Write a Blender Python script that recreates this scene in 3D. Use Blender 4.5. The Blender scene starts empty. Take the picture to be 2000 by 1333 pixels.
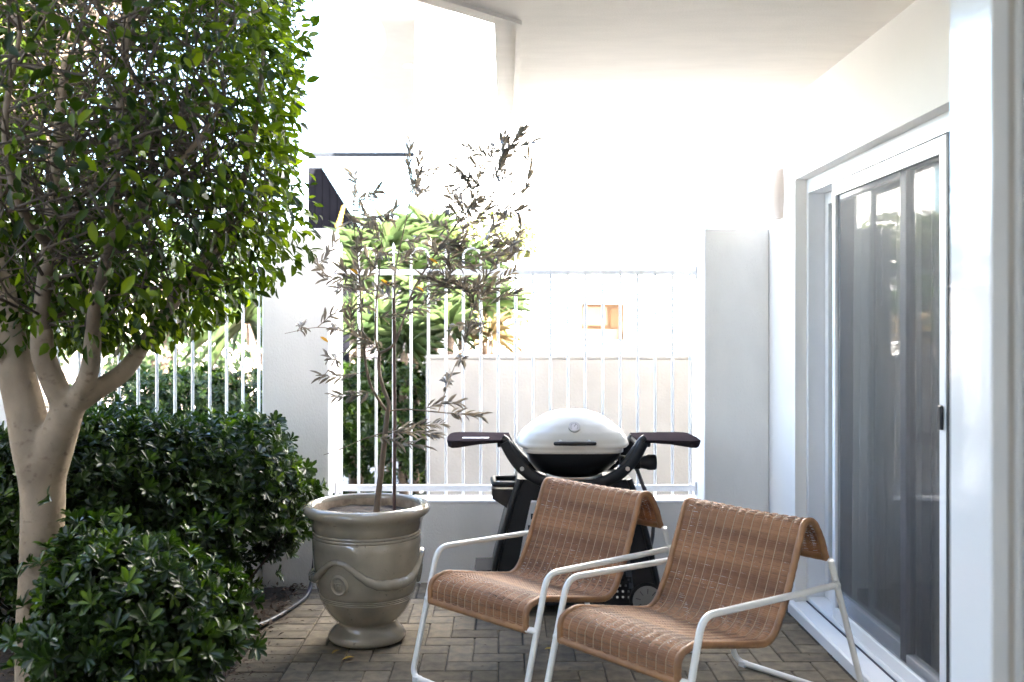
import bpy, math, random
import numpy as np
from mathutils import Vector, Matrix, noise
R = math.radians
rnd = random.Random(7)
rng = np.random.default_rng(11)
scene = bpy.context.scene
col = scene.collection

# ------------------------------------------------------------------ camera
F_PX, CAM_H, CX, HZ = 1944.0, 1.5, 985.0, 640.0
cam_d = bpy.data.cameras.new('camera'); cam = bpy.data.objects.new('camera', cam_d); col.objects.link(cam)
cam.location = (0, 0, CAM_H); cam.rotation_euler = (R(90), 0, 0)
cam_d.sensor_width = 36; cam_d.lens = 36 * F_PX / 2000
cam_d.shift_x = (1000 - CX) / 2000; cam_d.shift_y = -(666.5 - HZ) / 2000
cam_d.clip_start = .05; cam_d.clip_end = 600
cam_d.dof.use_dof = True; cam_d.dof.focus_distance = 4.5; cam_d.dof.aperture_fstop = 2.4
scene.camera = cam
# ------------------------------------------------------------------ world, sun, exposure
SUN = Vector((.32, -.74, .60)).normalized()           # direction towards the sun
w = bpy.data.worlds.new('World'); scene.world = w; w.use_nodes = True
nt = w.node_tree; bg = nt.nodes['Background']
sky = nt.nodes.new('ShaderNodeTexSky'); sky.sky_type = 'NISHITA'; sky.sun_disc = False
sky.sun_elevation = math.asin(SUN.z); sky.sun_rotation = math.atan2(SUN.x, SUN.y)
sky.air_density = 1.0; sky.dust_density = 2.5; sky.ozone_density = 1.0
nt.links.new(sky.outputs[0], bg.inputs[0]); bg.inputs[1].default_value = .095
sun_d = bpy.data.lights.new('sun', 'SUN'); sun_d.energy = 5.0; sun_d.angle = R(.53); sun_d.color = (1, .95, .87)
sun = bpy.data.objects.new('sun', sun_d); col.objects.link(sun); sun.location = (4, -6, 12)
sun.rotation_euler = SUN.to_track_quat('Z', 'Y').to_euler()
scene.view_settings.view_transform = 'Standard'; scene.view_settings.look = 'None'
scene.view_settings.exposure = 4.7; scene.view_settings.gamma = 1
scene.render.engine = 'CYCLES'
scene.cycles.max_bounces = 10; scene.cycles.diffuse_bounces = 6; scene.cycles.transparent_max_bounces = 16
scene.cycles.use_denoising = True

def P(px, py, Y):
    return Vector(((px - CX) / F_PX * Y, Y, CAM_H - (py - HZ) / F_PX * Y))

# ------------------------------------------------------------------ materials
MATS = {}
def mat(name, color, rough=.6, metal=0., var=.0, vscale=8., bump=0., bscale=60., spec=.5, coat=0., col2=None, stretch=None, rand=0., detail=4.):
    m = bpy.data.materials.new(name); m.use_nodes = True; n = m.node_tree; b = n.nodes['Principled BSDF']
    b.inputs['Roughness'].default_value = rough; b.inputs['Metallic'].default_value = metal
    b.inputs['Specular IOR Level'].default_value = spec; b.inputs['Coat Weight'].default_value = coat
    b.inputs['Base Color'].default_value = (*color, 1)
    L = n.links.new; tc = n.nodes.new('ShaderNodeTexCoord'); src = tc.outputs['Object']
    if stretch:
        mp = n.nodes.new('ShaderNodeMapping'); mp.inputs['Scale'].default_value = stretch; L(src, mp.inputs[0]); src = mp.outputs[0]
    if var or col2:
        nz = n.nodes.new('ShaderNodeTexNoise'); nz.inputs['Scale'].default_value = vscale; nz.inputs['Detail'].default_value = detail
        L(src, nz.inputs['Vector'])
        mx = n.nodes.new('ShaderNodeMix'); mx.data_type = 'RGBA'
        c2 = col2 or tuple(c * (1 - var) for c in color)
        mx.inputs[6].default_value = (*color, 1); mx.inputs[7].default_value = (*c2, 1)
        rp = n.nodes.new('ShaderNodeMapRange'); rp.inputs[1].default_value = .35; rp.inputs[2].default_value = .68
        L(nz.outputs[0], rp.inputs[0]); L(rp.outputs[0], mx.inputs[0]); out = mx.outputs[2]
        if rand:
            oi = n.nodes.new('ShaderNodeObjectInfo'); hs = n.nodes.new('ShaderNodeHueSaturation')
            mr = n.nodes.new('ShaderNodeMapRange'); mr.inputs[3].default_value = 1 - rand; mr.inputs[4].default_value = 1 + rand
            L(oi.outputs['Random'], mr.inputs[0]); L(mr.outputs[0], hs.inputs['Value']); L(out, hs.inputs['Color']); out = hs.outputs[0]
        L(out, b.inputs['Base Color'])
    if bump:
        nb = n.nodes.new('ShaderNodeTexNoise'); nb.inputs['Scale'].default_value = bscale; nb.inputs['Detail'].default_value = 5
        L(src, nb.inputs['Vector']); bp = n.nodes.new('ShaderNodeBump'); bp.inputs['Strength'].default_value = bump; bp.inputs['Distance'].default_value = .01
        L(nb.outputs[0], bp.inputs['Height']); L(bp.outputs[0], b.inputs['Normal'])
    MATS[name] = m
    return m

def leaf_mat(name, c_dark, c_light, rough=.38, trans=.35, tcol=None, spec=.5, c_new=None):
    m = bpy.data.materials.new(name); m.use_nodes = True; n = m.node_tree; L = n.links.new
    b = n.nodes['Principled BSDF']; b.inputs['Roughness'].default_value = rough; b.inputs['Specular IOR Level'].default_value = spec
    at = n.nodes.new('ShaderNodeAttribute'); at.attribute_name = 'tint'
    oi = n.nodes.new('ShaderNodeObjectInfo')
    ad = n.nodes.new('ShaderNodeMath'); ad.operation = 'ADD'; L(at.outputs['Fac'], ad.inputs[0]); L(oi.outputs['Random'], ad.inputs[1])
    fr = n.nodes.new('ShaderNodeMath'); fr.operation = 'FRACT'; L(ad.outputs[0], fr.inputs[0])
    mx = n.nodes.new('ShaderNodeMix'); mx.data_type = 'RGBA'; mx.inputs[6].default_value = (*c_dark, 1); mx.inputs[7].default_value = (*c_light, 1)
    L(fr.outputs[0], mx.inputs[0])
    if c_new:
        m3 = n.nodes.new('ShaderNodeMix'); m3.data_type = 'RGBA'; mr = n.nodes.new('ShaderNodeMapRange'); mr.inputs[1].default_value = .86; mr.inputs[2].default_value = .97
        L(fr.outputs[0], mr.inputs[0]); L(mr.outputs[0], m3.inputs[0]); L(mx.outputs[2], m3.inputs[6]); m3.inputs[7].default_value = (*c_new, 1); mx = m3
    L(mx.outputs[2], b.inputs['Base Color'])
    tr = n.nodes.new('ShaderNodeBsdfTranslucent'); t2 = n.nodes.new('ShaderNodeMix'); t2.data_type = 'RGBA'; t2.blend_type = 'MULTIPLY'; t2.inputs[0].default_value = 1
    L(mx.outputs[2], t2.inputs[6]); t2.inputs[7].default_value = (*(tcol or (1.9, 2.0, .9)), 1); L(t2.outputs[2], tr.inputs[0])
    ms = n.nodes.new('ShaderNodeMixShader'); ms.inputs[0].default_value = trans
    L(b.outputs[0], ms.inputs[1]); L(tr.outputs[0], ms.inputs[2]); L(ms.outputs[0], n.nodes['Material Output'].inputs[0])
    MATS[name] = m
    return m

mat('white_render', (.80, .80, .79), .85, var=.10, vscale=2.2, stretch=(1.6, 1.6, .7), bump=.4, bscale=110, spec=.2)
mat('white_wall', (.84, .83, .81), .8, var=.03, vscale=2, bump=.12, bscale=160, spec=.2)
mat('ceiling_render', (.80, .76, .71), .9, var=.05, vscale=5, bump=.4, bscale=110, spec=.1, stretch=(1, 3, 1))
mat('white_paint', (.83, .84, .85), .35, var=.04, vscale=6)
mat('gloss_white', (.82, .84, .86), .12, bump=.05, bscale=14, stretch=(1, 1, 6), coat=.5)
mat('door_white', (.80, .82, .85), .3, var=.04, vscale=4)
mat('frame_beige', (.62, .59, .55), .4, var=.05)
mat('sill_shadow', (.05, .05, .07), .6)
mat('paver', (.215, .176, .124), .9, col2=(.128, .108, .082), vscale=16, bump=.6, bscale=220, rand=.22, spec=.25)
mat('joint', (.075, .065, .052), .95, var=.5, vscale=40, bump=.5, bscale=200)
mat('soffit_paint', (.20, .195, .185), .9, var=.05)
mat('soil', (.055, .038, .026), .95, var=.5, vscale=20, bump=.8, bscale=60)
mat('chip', (.11, .07, .045), .9, col2=(.04, .026, .018), vscale=30, rand=.3)
mat('twig_bark', (.085, .058, .042), .85, col2=(.05, .036, .026), vscale=20)
mat('olive_bark', (.20, .145, .10), .8, col2=(.12, .085, .06), vscale=25, bump=.3, bscale=90, stretch=(1, 1, .3))
mat('stake', (.11, .058, .05), .6, var=.3, vscale=18)
mat('glaze_inner', (.36, .28, .20), .75, col2=(.22, .16, .11), vscale=30, bump=.4)
mat('black_plastic', (.010, .010, .012), .45, var=.2, vscale=15, spec=.4)
mat('black_enamel', (.012, .012, .013), .3, spec=.5)
mat('table_plastic', (.034, .027, .030), .8, spec=.0, var=.15, vscale=12, bump=.1, bscale=200)
mat('lid_enamel', (.62, .60, .55), .28, var=.03, vscale=3, coat=.25)
mat('steel', (.55, .55, .56), .3, metal=1)
mat('wheel_grey', (.19, .19, .195), .45, var=.1)
mat('tyre', (.016, .016, .018), .8, spec=.1)
mat('gauge_face', (.72, .70, .72), .4)
mat('ink', (.03, .03, .035), .5)
mat('paper', (.80, .80, .82), .6)
mat('hose_grey', (.13, .125, .135), .5)
mat('hose_black', (.022, .025, .036), .4)
mat('chair_steel', (.78, .77, .73), .28, var=.04, vscale=12, coat=.2)
mat('chair_foot', (.70, .70, .69), .5)
mat('rattan_wrap', (.34, .17, .072), .5, col2=(.22, .108, .05), vscale=14, bump=.15, bscale=80)
mat('cane_pale', (.50, .36, .22), .5, var=.2, vscale=30)
mat('sconce', (.72, .63, .58), .6, var=.05)
mat('curtain', (.42, .42, .40), .8, var=.08, vscale=5)
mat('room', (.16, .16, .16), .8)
mat('stile_screen_shade', (.15, .15, .17), .5)  # white stile greyed, flyscreen's shading put into the colour
mat('rubber', (.02, .02, .022), .6)
mat('retaining', (.29, .268, .236), .9, col2=(.24, .219, .190), vscale=2.2, bump=.25, bscale=50, detail=9)
mat('path', (.34, .32, .29), .9, var=.2, vscale=5, bump=.3)
mat('charcoal_board', (.007, .007, .009), .8, var=.2, vscale=10, spec=.0)
mat('dark_metal', (.014, .016, .02), .6, spec=.08)
mat('box_wood', (.13, .068, .030), .6, var=.2, vscale=8)
mat('box_panel', (.17, .12, .088), .55, var=.1)
mat('aloe_trunk', (.30, .22, .16), .85, col2=(.18, .13, .10), vscale=14, bump=.6, bscale=40, stretch=(1, 1, 3))
mat('flower', (.65, .42, .06), .6, var=.3, vscale=30)
mat('pink_render', (.72, .60, .55), .85, var=.05)
mat('lamp_trim', (.7, .68, .64), .5)
mat('dead_leaf', (.55, .36, .06), .6, var=.3, vscale=30, rand=.3)
leaf_mat('ficus_leaf', (.006, .013, .002), (.036, .058, .006), .42, .45, (2.8, 2.8, .6), .15, (.095, .130, .010))
leaf_mat('pitto_leaf', (.009, .021, .004), (.032, .061, .008), .33, .25, (1.8, 2.0, .6), .35, (.085, .135, .018))
leaf_mat('olive_leaf', (.066, .058, .052), (.175, .160, .130), .42, .38, (1.3, 1.15, .95))
leaf_mat('olive_gold', (.42, .22, .02), (.55, .32, .03), .5, .4, (1.3, 1.2, .8))
leaf_mat('aloe_leaf', (.032, .055, .020), (.065, .092, .032), .4, .2, (1.4, 1.5, .8))
leaf_mat('straw_leaf', (.17, .12, .06), (.24, .18, .09), .7, .25, (1.1, 1.1, .9))
leaf_mat('bush_leaf', (.05, .07, .015), (.11, .115, .03), .45, .3, (1.5, 1.5, .7))
leaf_mat('far_leaf', (.016, .034, .012), (.04, .066, .022), .5, .3, (1.6, 1.7, .9))

def layered(name, base, dark, spots, vs, ss, stretch, thr, rough, bump=.4, sstretch=(1, 1, 1)):
    m = bpy.data.materials.new(name); m.use_nodes = True; n = m.node_tree; L = n.links.new; b = n.nodes['Principled BSDF']; b.inputs['Roughness'].default_value = rough; b.inputs['Specular IOR Level'].default_value = .3
    tc = n.nodes.new('ShaderNodeTexCoord')
    def nz(scale, st, det):
        mp = n.nodes.new('ShaderNodeMapping'); mp.inputs['Scale'].default_value = st; L(tc.outputs['Object'], mp.inputs[0])
        t = n.nodes.new('ShaderNodeTexNoise'); t.inputs['Scale'].default_value = scale; t.inputs['Detail'].default_value = det; L(mp.outputs[0], t.inputs['Vector']); return t.outputs[0]
    def mapr(src, a, b_):
        r = n.nodes.new('ShaderNodeMapRange'); r.inputs[1].default_value = a; r.inputs[2].default_value = b_; L(src, r.inputs[0]); return r.outputs[0]
    big, small = nz(vs, stretch, 8), nz(ss, sstretch, 3)
    m1 = n.nodes.new('ShaderNodeMix'); m1.data_type = 'RGBA'; m1.inputs[6].default_value = (*base, 1); m1.inputs[7].default_value = (*dark, 1); L(mapr(big, .38, .66), m1.inputs[0])
    m2 = n.nodes.new('ShaderNodeMix'); m2.data_type = 'RGBA'; L(m1.outputs[2], m2.inputs[6]); m2.inputs[7].default_value = (*spots, 1); L(mapr(small, *thr), m2.inputs[0])
    L(m2.outputs[2], b.inputs['Base Color'])
    bp = n.nodes.new('ShaderNodeBump'); bp.inputs['Strength'].default_value = bump; bp.inputs['Distance'].default_value = .008; L(small, bp.inputs['Height']); L(bp.outputs[0], b.inputs['Normal'])
    MATS[name] = m
layered('ficus_bark', (.26, .203, .142), (.165, .125, .085), (.12, .085, .058), 6, 26, (1, 1, .6), (.60, .76), .9, .7, (1, 1, 1.4))
layered('limb_bark', (.20, .152, .107), (.115, .085, .06), (.06, .042, .03), 6, 25, (1, 1, .6), (.60, .72), .85, .5)
layered('glaze', (.33, .285, .215), (.215, .185, .14), (.13, .108, .08), 4, 45, (1, 1, 1), (.66, .80), .1, .05)
_b = MATS['glaze'].node_tree.nodes['Principled BSDF']; _b.inputs['Specular IOR Level'].default_value = .6; _b.inputs['Coat Weight'].default_value = .4; _b.inputs['Coat Roughness'].default_value = .1
layered('rattan', (.42, .208, .10), (.185, .088, .046), (.14, .068, .036), 2.4, 1.2, (.5, 4.6, 4.6), (.50, .80), .5, .02, (1.0, 70, 70))
def glass_mat(name, tint, rough=.02, base_reflect=.05):
    m = bpy.data.materials.new(name); m.use_nodes = True; n = m.node_tree; L = n.links.new
    n.nodes.remove(n.nodes['Principled BSDF'])
    tr = n.nodes.new('ShaderNodeBsdfTransparent'); tr.inputs[0].default_value = (*tint, 1)
    gl = n.nodes.new('ShaderNodeBsdfGlossy'); gl.inputs['Roughness'].default_value = rough
    fr = n.nodes.new('ShaderNodeFresnel'); ge = n.nodes.new('ShaderNodeNewGeometry'); mr = n.nodes.new('ShaderNodeMapRange'); mr.inputs[3].default_value = 1.5; mr.inputs[4].default_value = 1 / 1.5
    L(ge.outputs['Backfacing'], mr.inputs[0]); L(mr.outputs[0], fr.inputs[0])     # same reflectance on both faces of the thin pane
    ms = n.nodes.new('ShaderNodeMixShader'); L(fr.outputs[0], ms.inputs[0]); L(tr.outputs[0], ms.inputs[1]); L(gl.outputs[0], ms.inputs[2])
    L(ms.outputs[0], n.nodes['Material Output'].inputs[0]); MATS[name] = m
glass_mat('glass', (.95, .965, .96)); glass_mat('clear_glass', (.88, .95, .93))
def mesh_screen():
    m = bpy.data.materials.new('flyscreen_mesh'); m.use_nodes = True; n = m.node_tree; L = n.links.new
    b = n.nodes['Principled BSDF']; b.inputs['Base Color'].default_value = (.085, .085, .088, 1); b.inputs['Roughness'].default_value = .6
    tr = n.nodes.new('ShaderNodeBsdfTransparent'); ms = n.nodes.new('ShaderNodeMixShader'); ms.inputs[0].default_value = .28
    L(tr.outputs[0], ms.inputs[1]); L(b.outputs[0], ms.inputs[2]); L(ms.outputs[0], n.nodes['Material Output'].inputs[0]); MATS['flyscreen_mesh'] = m
mesh_screen()

# ------------------------------------------------------------------ mesh helpers
class MB:
    def __init__(s): s.v = []; s.f = []
    def add(s, vs, fs):
        o = len(s.v); s.v += [tuple(v) for v in vs]; s.f += [tuple(i + o for i in f) for f in fs]; return s
    def box(s, x0, x1, y0, y1, z0, z1, c=0.):
        if c <= 0:
            vs = [(x, y, z) for z in (z0, z1) for y in (y0, y1) for x in (x0, x1)]
            return s.add(vs, [(0, 2, 3, 1), (4, 5, 7, 6), (0, 1, 5, 4), (2, 6, 7, 3), (0, 4, 6, 2), (1, 3, 7, 5)])
        def ring(z, k): return [(x0 + k, y0, z), (x1 - k, y0, z), (x1, y0 + k, z), (x1, y1 - k, z), (x1 - k, y1, z), (x0 + k, y1, z), (x0, y1 - k, z), (x0, y0 + k, z)]
        def inn(z): return [(x0 + c, y0 + c, z), (x1 - c, y0 + c, z), (x1 - c, y0 + c, z), (x1 - c, y1 - c, z), (x1 - c, y1 - c, z), (x0 + c, y1 - c, z), (x0 + c, y1 - c, z), (x0 + c, y0 + c, z)]
        rings = [ring(z0, c), ring(z1 - c, c)]
        k2 = [(x0 + c, y0 + c, z1), (x1 - c, y0 + c, z1), (x1 - c, y1 - c, z1), (x0 + c, y1 - c, z1)]
        vs = rings[0] + rings[1] + k2; fs = [tuple(reversed(range(8)))]
        for i in range(8): fs.append((i, (i + 1) % 8, 8 + (i + 1) % 8, 8 + i))
        m = [0, 1, 1, 2, 2, 3, 3, 0]
        for i in range(8):
            a, b2 = 16 + m[i], 16 + m[(i + 1) % 8]
            if a == b2: fs.append((8 + i, 8 + (i + 1) % 8, a))
            else: fs.append((8 + i, 8 + (i + 1) % 8, b2, a))
        fs.append((16, 17, 18, 19)); return s.add(vs, fs)
    def prism(s, poly, z0, z1, axis='z'):
        n = len(poly)
        def mk(p, t): return {'z': (p[0], p[1], t), 'y': (p[0], t, p[1]), 'x': (t, p[0], p[1])}[axis]
        vs = [mk(p, z0) for p in poly] + [mk(p, z1) for p in poly]
        fs = [tuple(reversed(range(n))), tuple(range(n, 2 * n))] + [(i, (i + 1) % n, n + (i + 1) % n, n + i) for i in range(n)]
        if axis == 'y': fs = [tuple(reversed(f)) for f in fs]
        return s.add(vs, fs)
    def tube(s, pts, r, sides=8, cap=True, flat=None):
        pts = [Vector(p) for p in pts]; n = len(pts)
        rs = list(r) if hasattr(r, '__len__') else [r] * n
        up = None; vs = []
        for i in range(n):
            t = (pts[min(i + 1, n - 1)] - pts[max(i - 1, 0)]).normalized()
            if up is None:
                up = Vector((0, 0, 1)) if abs(t.z) < .9 else Vector((1, 0, 0))
            a = (up - t * up.dot(t)).normalized(); b = t.cross(a); up = a
            for k in range(sides):
                q = 2 * math.pi * k / sides + (math.pi / sides if sides == 4 else 0)
                ra = rs[i] * (flat[0] if flat else 1); rb = rs[i] * (flat[1] if flat else 1)
                vs.append(pts[i] + a * (math.cos(q) * ra) + b * (math.sin(q) * rb))
        fs = []
        for i in range(n - 1):
            for k in range(sides):
                k2 = (k + 1) % sides; fs.append((i * sides + k, i * sides + k2, (i + 1) * sides + k2, (i + 1) * sides + k))
        if cap: fs += [tuple(reversed(range(sides))), tuple(range((n - 1) * sides, n * sides))]
        return s.add(vs, fs)
    def lathe(s, prof, seg=48, c=(0, 0), cap0=False, cap1=False):
        vs = []; fs = []; n = len(prof)
        for r, z in prof:
            for k in range(seg):
                q = 2 * math.pi * k / seg; vs.append((c[0] + r * math.cos(q), c[1] + r * math.sin(q), z))
        for i in range(n - 1):
            for k in range(seg):
                k2 = (k + 1) % seg; fs.append((i * seg + k, i * seg + k2, (i + 1) * seg + k2, (i + 1) * seg + k))
        if cap0: fs.append(tuple(reversed(range(seg))))
        if cap1: fs.append(tuple(range((n - 1) * seg, n * seg)))
        return s.add(vs, fs)
    def disc(s, c, r, axis, t, seg=20):       # short cylinder along an axis
        a = Vector(axis).normalized(); return s.tube([Vector(c), Vector(c) + a * t], r, seg)
    def mesh(s, name):
        me = bpy.data.meshes.new(name); me.from_pydata(s.v, [], s.f); me.update(); return me
    def build(s, name, m, parent=None, smooth=False, angle=40):
        o = bpy.data.objects.new(name, s.mesh(name)); col.objects.link(o); o.parent = parent
        o.data.materials.append(MATS[m])
        if smooth: smooth_by_angle(o.data, angle)
        return o
def smooth_by_angle(me, angle=40):
    me.polygons.foreach_set('use_smooth', [True] * len(me.polygons))
    try: me.set_sharp_from_angle(angle=R(angle))
    except Exception: pass
def fillet(pts, r, n=7):
    pts = [Vector(p) for p in pts]; out = [pts[0]]
    for i in range(1, len(pts) - 1):
        a, b, c = pts[i - 1], pts[i], pts[i + 1]; u = (a - b).normalized(); v = (c - b).normalized()
        rr = r[i] if hasattr(r, '__len__') else r
        ang = u.angle(v); d = min(rr / math.tan(ang / 2), (a - b).length * .49, (c - b).length * .49)
        p0, p2 = b + u * d, b + v * d
        for k in range(n + 1):
            t = k / n; out.append(p0 * (1 - t) ** 2 + b * 2 * t * (1 - t) + p2 * t * t)
    return out + [pts[-1]]
def spline(pts, n=8):
    pts = [Vector(p) for p in pts]; e = [pts[0] * 2 - pts[1]] + pts + [pts[-1] * 2 - pts[-2]]; out = []
    for i in range(1, len(e) - 2):
        a, b, c, d = e[i - 1:i + 3]
        for k in range(n):
            t = k / n; out.append(.5 * ((2 * b) + (c - a) * t + (2 * a - 5 * b + 4 * c - d) * t * t + (3 * b - a - 3 * c + d) * t ** 3))
    return out + [pts[-1]]
def empty(name, loc=(0, 0, 0), rz=0.):
    o = bpy.data.objects.new(name, None); col.objects.link(o); o.location = loc; o.rotation_euler = (0, 0, rz); o.empty_display_size = .1
    return o
def tag(o, label=None, cat=None, group=None, kind=None):
    if label: o['label'] = label
    if cat: o['category'] = cat
    if group: o['group'] = group
    if kind: o['kind'] = kind
    return o
def copy_tree(o, parent=None):
    c = o.copy(); col.objects.link(c); c.parent = parent
    for ch in o.children: copy_tree(ch, c)
    return c

# leaf templates in (along, across, up) unit coordinates
def template(stations, fold=.12, droop=.10):
    vs = [(0, 0, 0)]; fs = []
    prev = None
    for t, wd in stations:
        i = len(vs); z = -droop * t * t
        vs += [(t, -wd / 2, z + fold * wd), (t, 0, z), (t, wd / 2, z + fold * wd)]
        if prev is None: fs += [(0, i + 1, i), (0, i + 2, i + 1)]
        else: fs += [(prev, prev + 1, i + 1, i), (prev + 1, prev + 2, i + 2, i + 1)]
        prev = i
    k = len(vs); vs.append((1, 0, -droop)); fs += [(prev, prev + 1, k), (prev + 1, prev + 2, k)]
    return np.array(vs, float), fs
T_FICUS = template([(.3, .86), (.62, .92), (.85, .45)], .10, .12)
T_PITTO = template([(.3, .5), (.65, .96), (.9, .72)], .10, .14)
T_OLIVE = template([(.25, .8), (.6, 1.0), (.85, .55)], .10, .06)
T_BLADE = template([(.15, .95), (.4, .8), (.7, .5)], .22, .28)
T_SMALL = template([(.5, 1.0)], .1, .1)
def leaf_frames(d, nrm):
    d = d / np.linalg.norm(d, axis=1, keepdims=True)
    sd = np.cross(nrm, d); l = np.linalg.norm(sd, axis=1, keepdims=True); bad = l[:, 0] < 1e-4
    sd[bad] = np.cross(np.array([1., .3, .2]), d[bad]); sd /= np.linalg.norm(sd, axis=1, keepdims=True)
    return d, sd, np.cross(d, sd)
def leaves_mesh(name, T, pos, d, nrm, L, W, tint=None):
    tv, tf = T; n = len(pos); d, sd, up = leaf_frames(d, nrm); k = len(tv)
    V = pos[:, None, :] + d[:, None, :] * (tv[None, :, 0:1] * L[:, None, None]) + sd[:, None, :] * (tv[None, :, 1:2] * W[:, None, None]) + up[:, None, :] * (tv[None, :, 2:3] * L[:, None, None])
    V = V.reshape(-1, 3)
    me = bpy.data.meshes.new(name); me.vertices.add(len(V)); me.vertices.foreach_set('co', V.ravel())
    lens = np.array([len(f) for f in tf]); flat = np.concatenate([np.array(f) for f in tf])
    loops = (flat[None, :] + (np.arange(n) * k)[:, None]).ravel()
    tot = np.tile(lens, n); start = np.concatenate([[0], np.cumsum(tot)[:-1]])
    me.loops.add(len(loops)); me.loops.foreach_set('vertex_index', loops.astype(np.int32))
    me.polygons.add(len(tot)); me.polygons.foreach_set('loop_start', start.astype(np.int32)); me.polygons.foreach_set('loop_total', tot.astype(np.int32))
    me.polygons.foreach_set('use_smooth', np.ones(len(tot), bool))
    me.update(calc_edges=True)
    a = me.attributes.new('tint', 'FLOAT', 'POINT'); t = rng.random(n) if tint is None else tint
    a.data.foreach_set('value', np.repeat(t, k).astype(np.float32))
    return me
def leaf_object_mesh(name, T, m):
    me = leaves_mesh(name, T, np.zeros((1, 3)), np.array([[1., 0, 0]]), np.array([[0, 0, 1.]]), np.ones(1), np.ones(1), np.zeros(1))
    me.materials.append(MATS[m]); return me
def place_leaf(me, parent, p, d, nrm, L, W):
    d, sd, up = leaf_frames(d[None], nrm[None]); o = bpy.data.objects.new('leaf', me); col.objects.link(o); o.parent = parent
    M = Matrix.Identity(4)
    for r in range(3):
        M[r][0] = d[0][r] * L; M[r][1] = sd[0][r] * W; M[r][2] = up[0][r] * L; M[r][3] = p[r]
    o.matrix_basis = M
    return o
CAMP = np.array([0, 0, CAM_H])
def split_leaves(parent, T, m, pos, d, nrm, L, W, n_own, rest_name, base, seen=None, tint=None):
    """the n_own leaves that show largest become parts, the rest one part"""
    world = pos + np.array(base); dist = np.linalg.norm(world - CAMP, axis=1)
    vd = (CAMP - world) / dist[:, None]; dd, sd, up = leaf_frames(d.copy(), nrm)
    size = L * W * np.abs((up * vd).sum(1)) / dist ** 2
    if seen is not None: size = size * seen
    px = CX + F_PX * world[:, 0] / world[:, 1]; py = HZ + F_PX * (CAM_H - world[:, 2]) / world[:, 1]
    size[(px < 0) | (px > 2000) | (py < 0) | (py > 1333)] = 0
    order = np.argsort(-size); own, rest = order[:n_own], order[n_own:]
    if n_own:
        me = leaf_object_mesh('leaf', T, m)
        for i in own: place_leaf(me, parent, pos[i], d[i], nrm[i], L[i], W[i])
    me = leaves_mesh(rest_name, T, pos[rest], d[rest], nrm[rest], L[rest], W[rest], None if tint is None else tint[rest]); me.materials.append(MATS[m])
    o = bpy.data.objects.new(rest_name, me); col.objects.link(o); o.parent = parent; o['kind'] = 'stuff'
    return o
def unit(n):
    v = rng.normal(size=(n, 3)); return v / np.linalg.norm(v, axis=1, keepdims=True)

# ================================================================== SETTING
ZC = 2.71                        # ceiling height
WX = 1.524                       # face of the house wall
g = MB().box(-60, 60, -20, 90, -.4, -.03).build('ground', 'path'); tag(g, kind='structure')
pat = MB().box(-1.2, 1.6, -2.0, 5.95, -.029, -.009).build('patio_paving', 'joint'); tag(pat, 'tan brick paving of the courtyard laid in herringbone', kind='structure')
# pavers: header course on the left, 90 degree herringbone over the rest
U = .1165; GX0, GY0 = -.143, 4.4685
def paver_mesh(w_, l_): return MB().box(-w_ / 2, w_ / 2, -l_ / 2, l_ / 2, -.045, 0, .004).mesh('paver')
PM = {}
def put_paver(x0, x1, y0, y1):
    gap = .0022
    w_, l_ = x1 - x0 - 2 * gap, y1 - y0 - 2 * gap
    if w_ < .02 or l_ < .02: return
    key = (round(w_, 3), round(l_, 3))
    if key not in PM:
        PM[key] = paver_mesh(w_, l_); PM[key].materials.append(MATS['paver'])
    o = bpy.data.objects.new('paver', PM[key]); col.objects.link(o); o.parent = pat
    o.location = ((x0 + x1) / 2 + rnd.uniform(-.0012, .0012), (y0 + y1) / 2 + rnd.uniform(-.0012, .0012), rnd.uniform(-.002, .001))
    o.rotation_euler = (rnd.uniform(-.006, .006), rnd.uniform(-.006, .006), rnd.uniform(-.008, .008))
XB, XR, YN, YF = -.959, 1.505, 3.75, 5.86
y = YF
while y > YN:
    put_paver(XB - .235, XB, y - .1175, y); y -= .1175
rest = []
for i in range(-12, 22):
    for j in range(-60, 20):
        dmod = (i - j) % 4
        if dmod == 0: r_ = (i, i + 2, j, j + 1)
        elif dmod == 3: r_ = (i, i + 1, j, j + 2)
        else: continue
        x0, x1, y0, y1 = GX0 + r_[0] * U, GX0 + r_[1] * U, GY0 + r_[2] * U, GY0 + r_[3] * U
        x0, x1, y0, y1 = max(x0, XB), min(x1, XR), max(y0, -1.9), min(y1, YF)
        if x1 - x0 < .015 or y1 - y0 < .015: continue
        if (y0 + y1) / 2 > YN: put_paver(x0, x1, y0, y1)
        else: rest.append((x0, x1, y0, y1))
mb = MB()
for x0, x1, y0, y1 in rest: mb.box(x0 + .002, x1 - .002, y0 + .002, y1 - .002, -.04, rnd.uniform(-.002, .001), .004)
yy = YN
while yy > -1.9: mb.box(XB - .233, XB - .002, yy - .1155, yy - .002, -.04, 0, .004); yy -= .1175
o = mb.build('paver_field', 'paver', pat); tag(o, kind='stuff')
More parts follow.
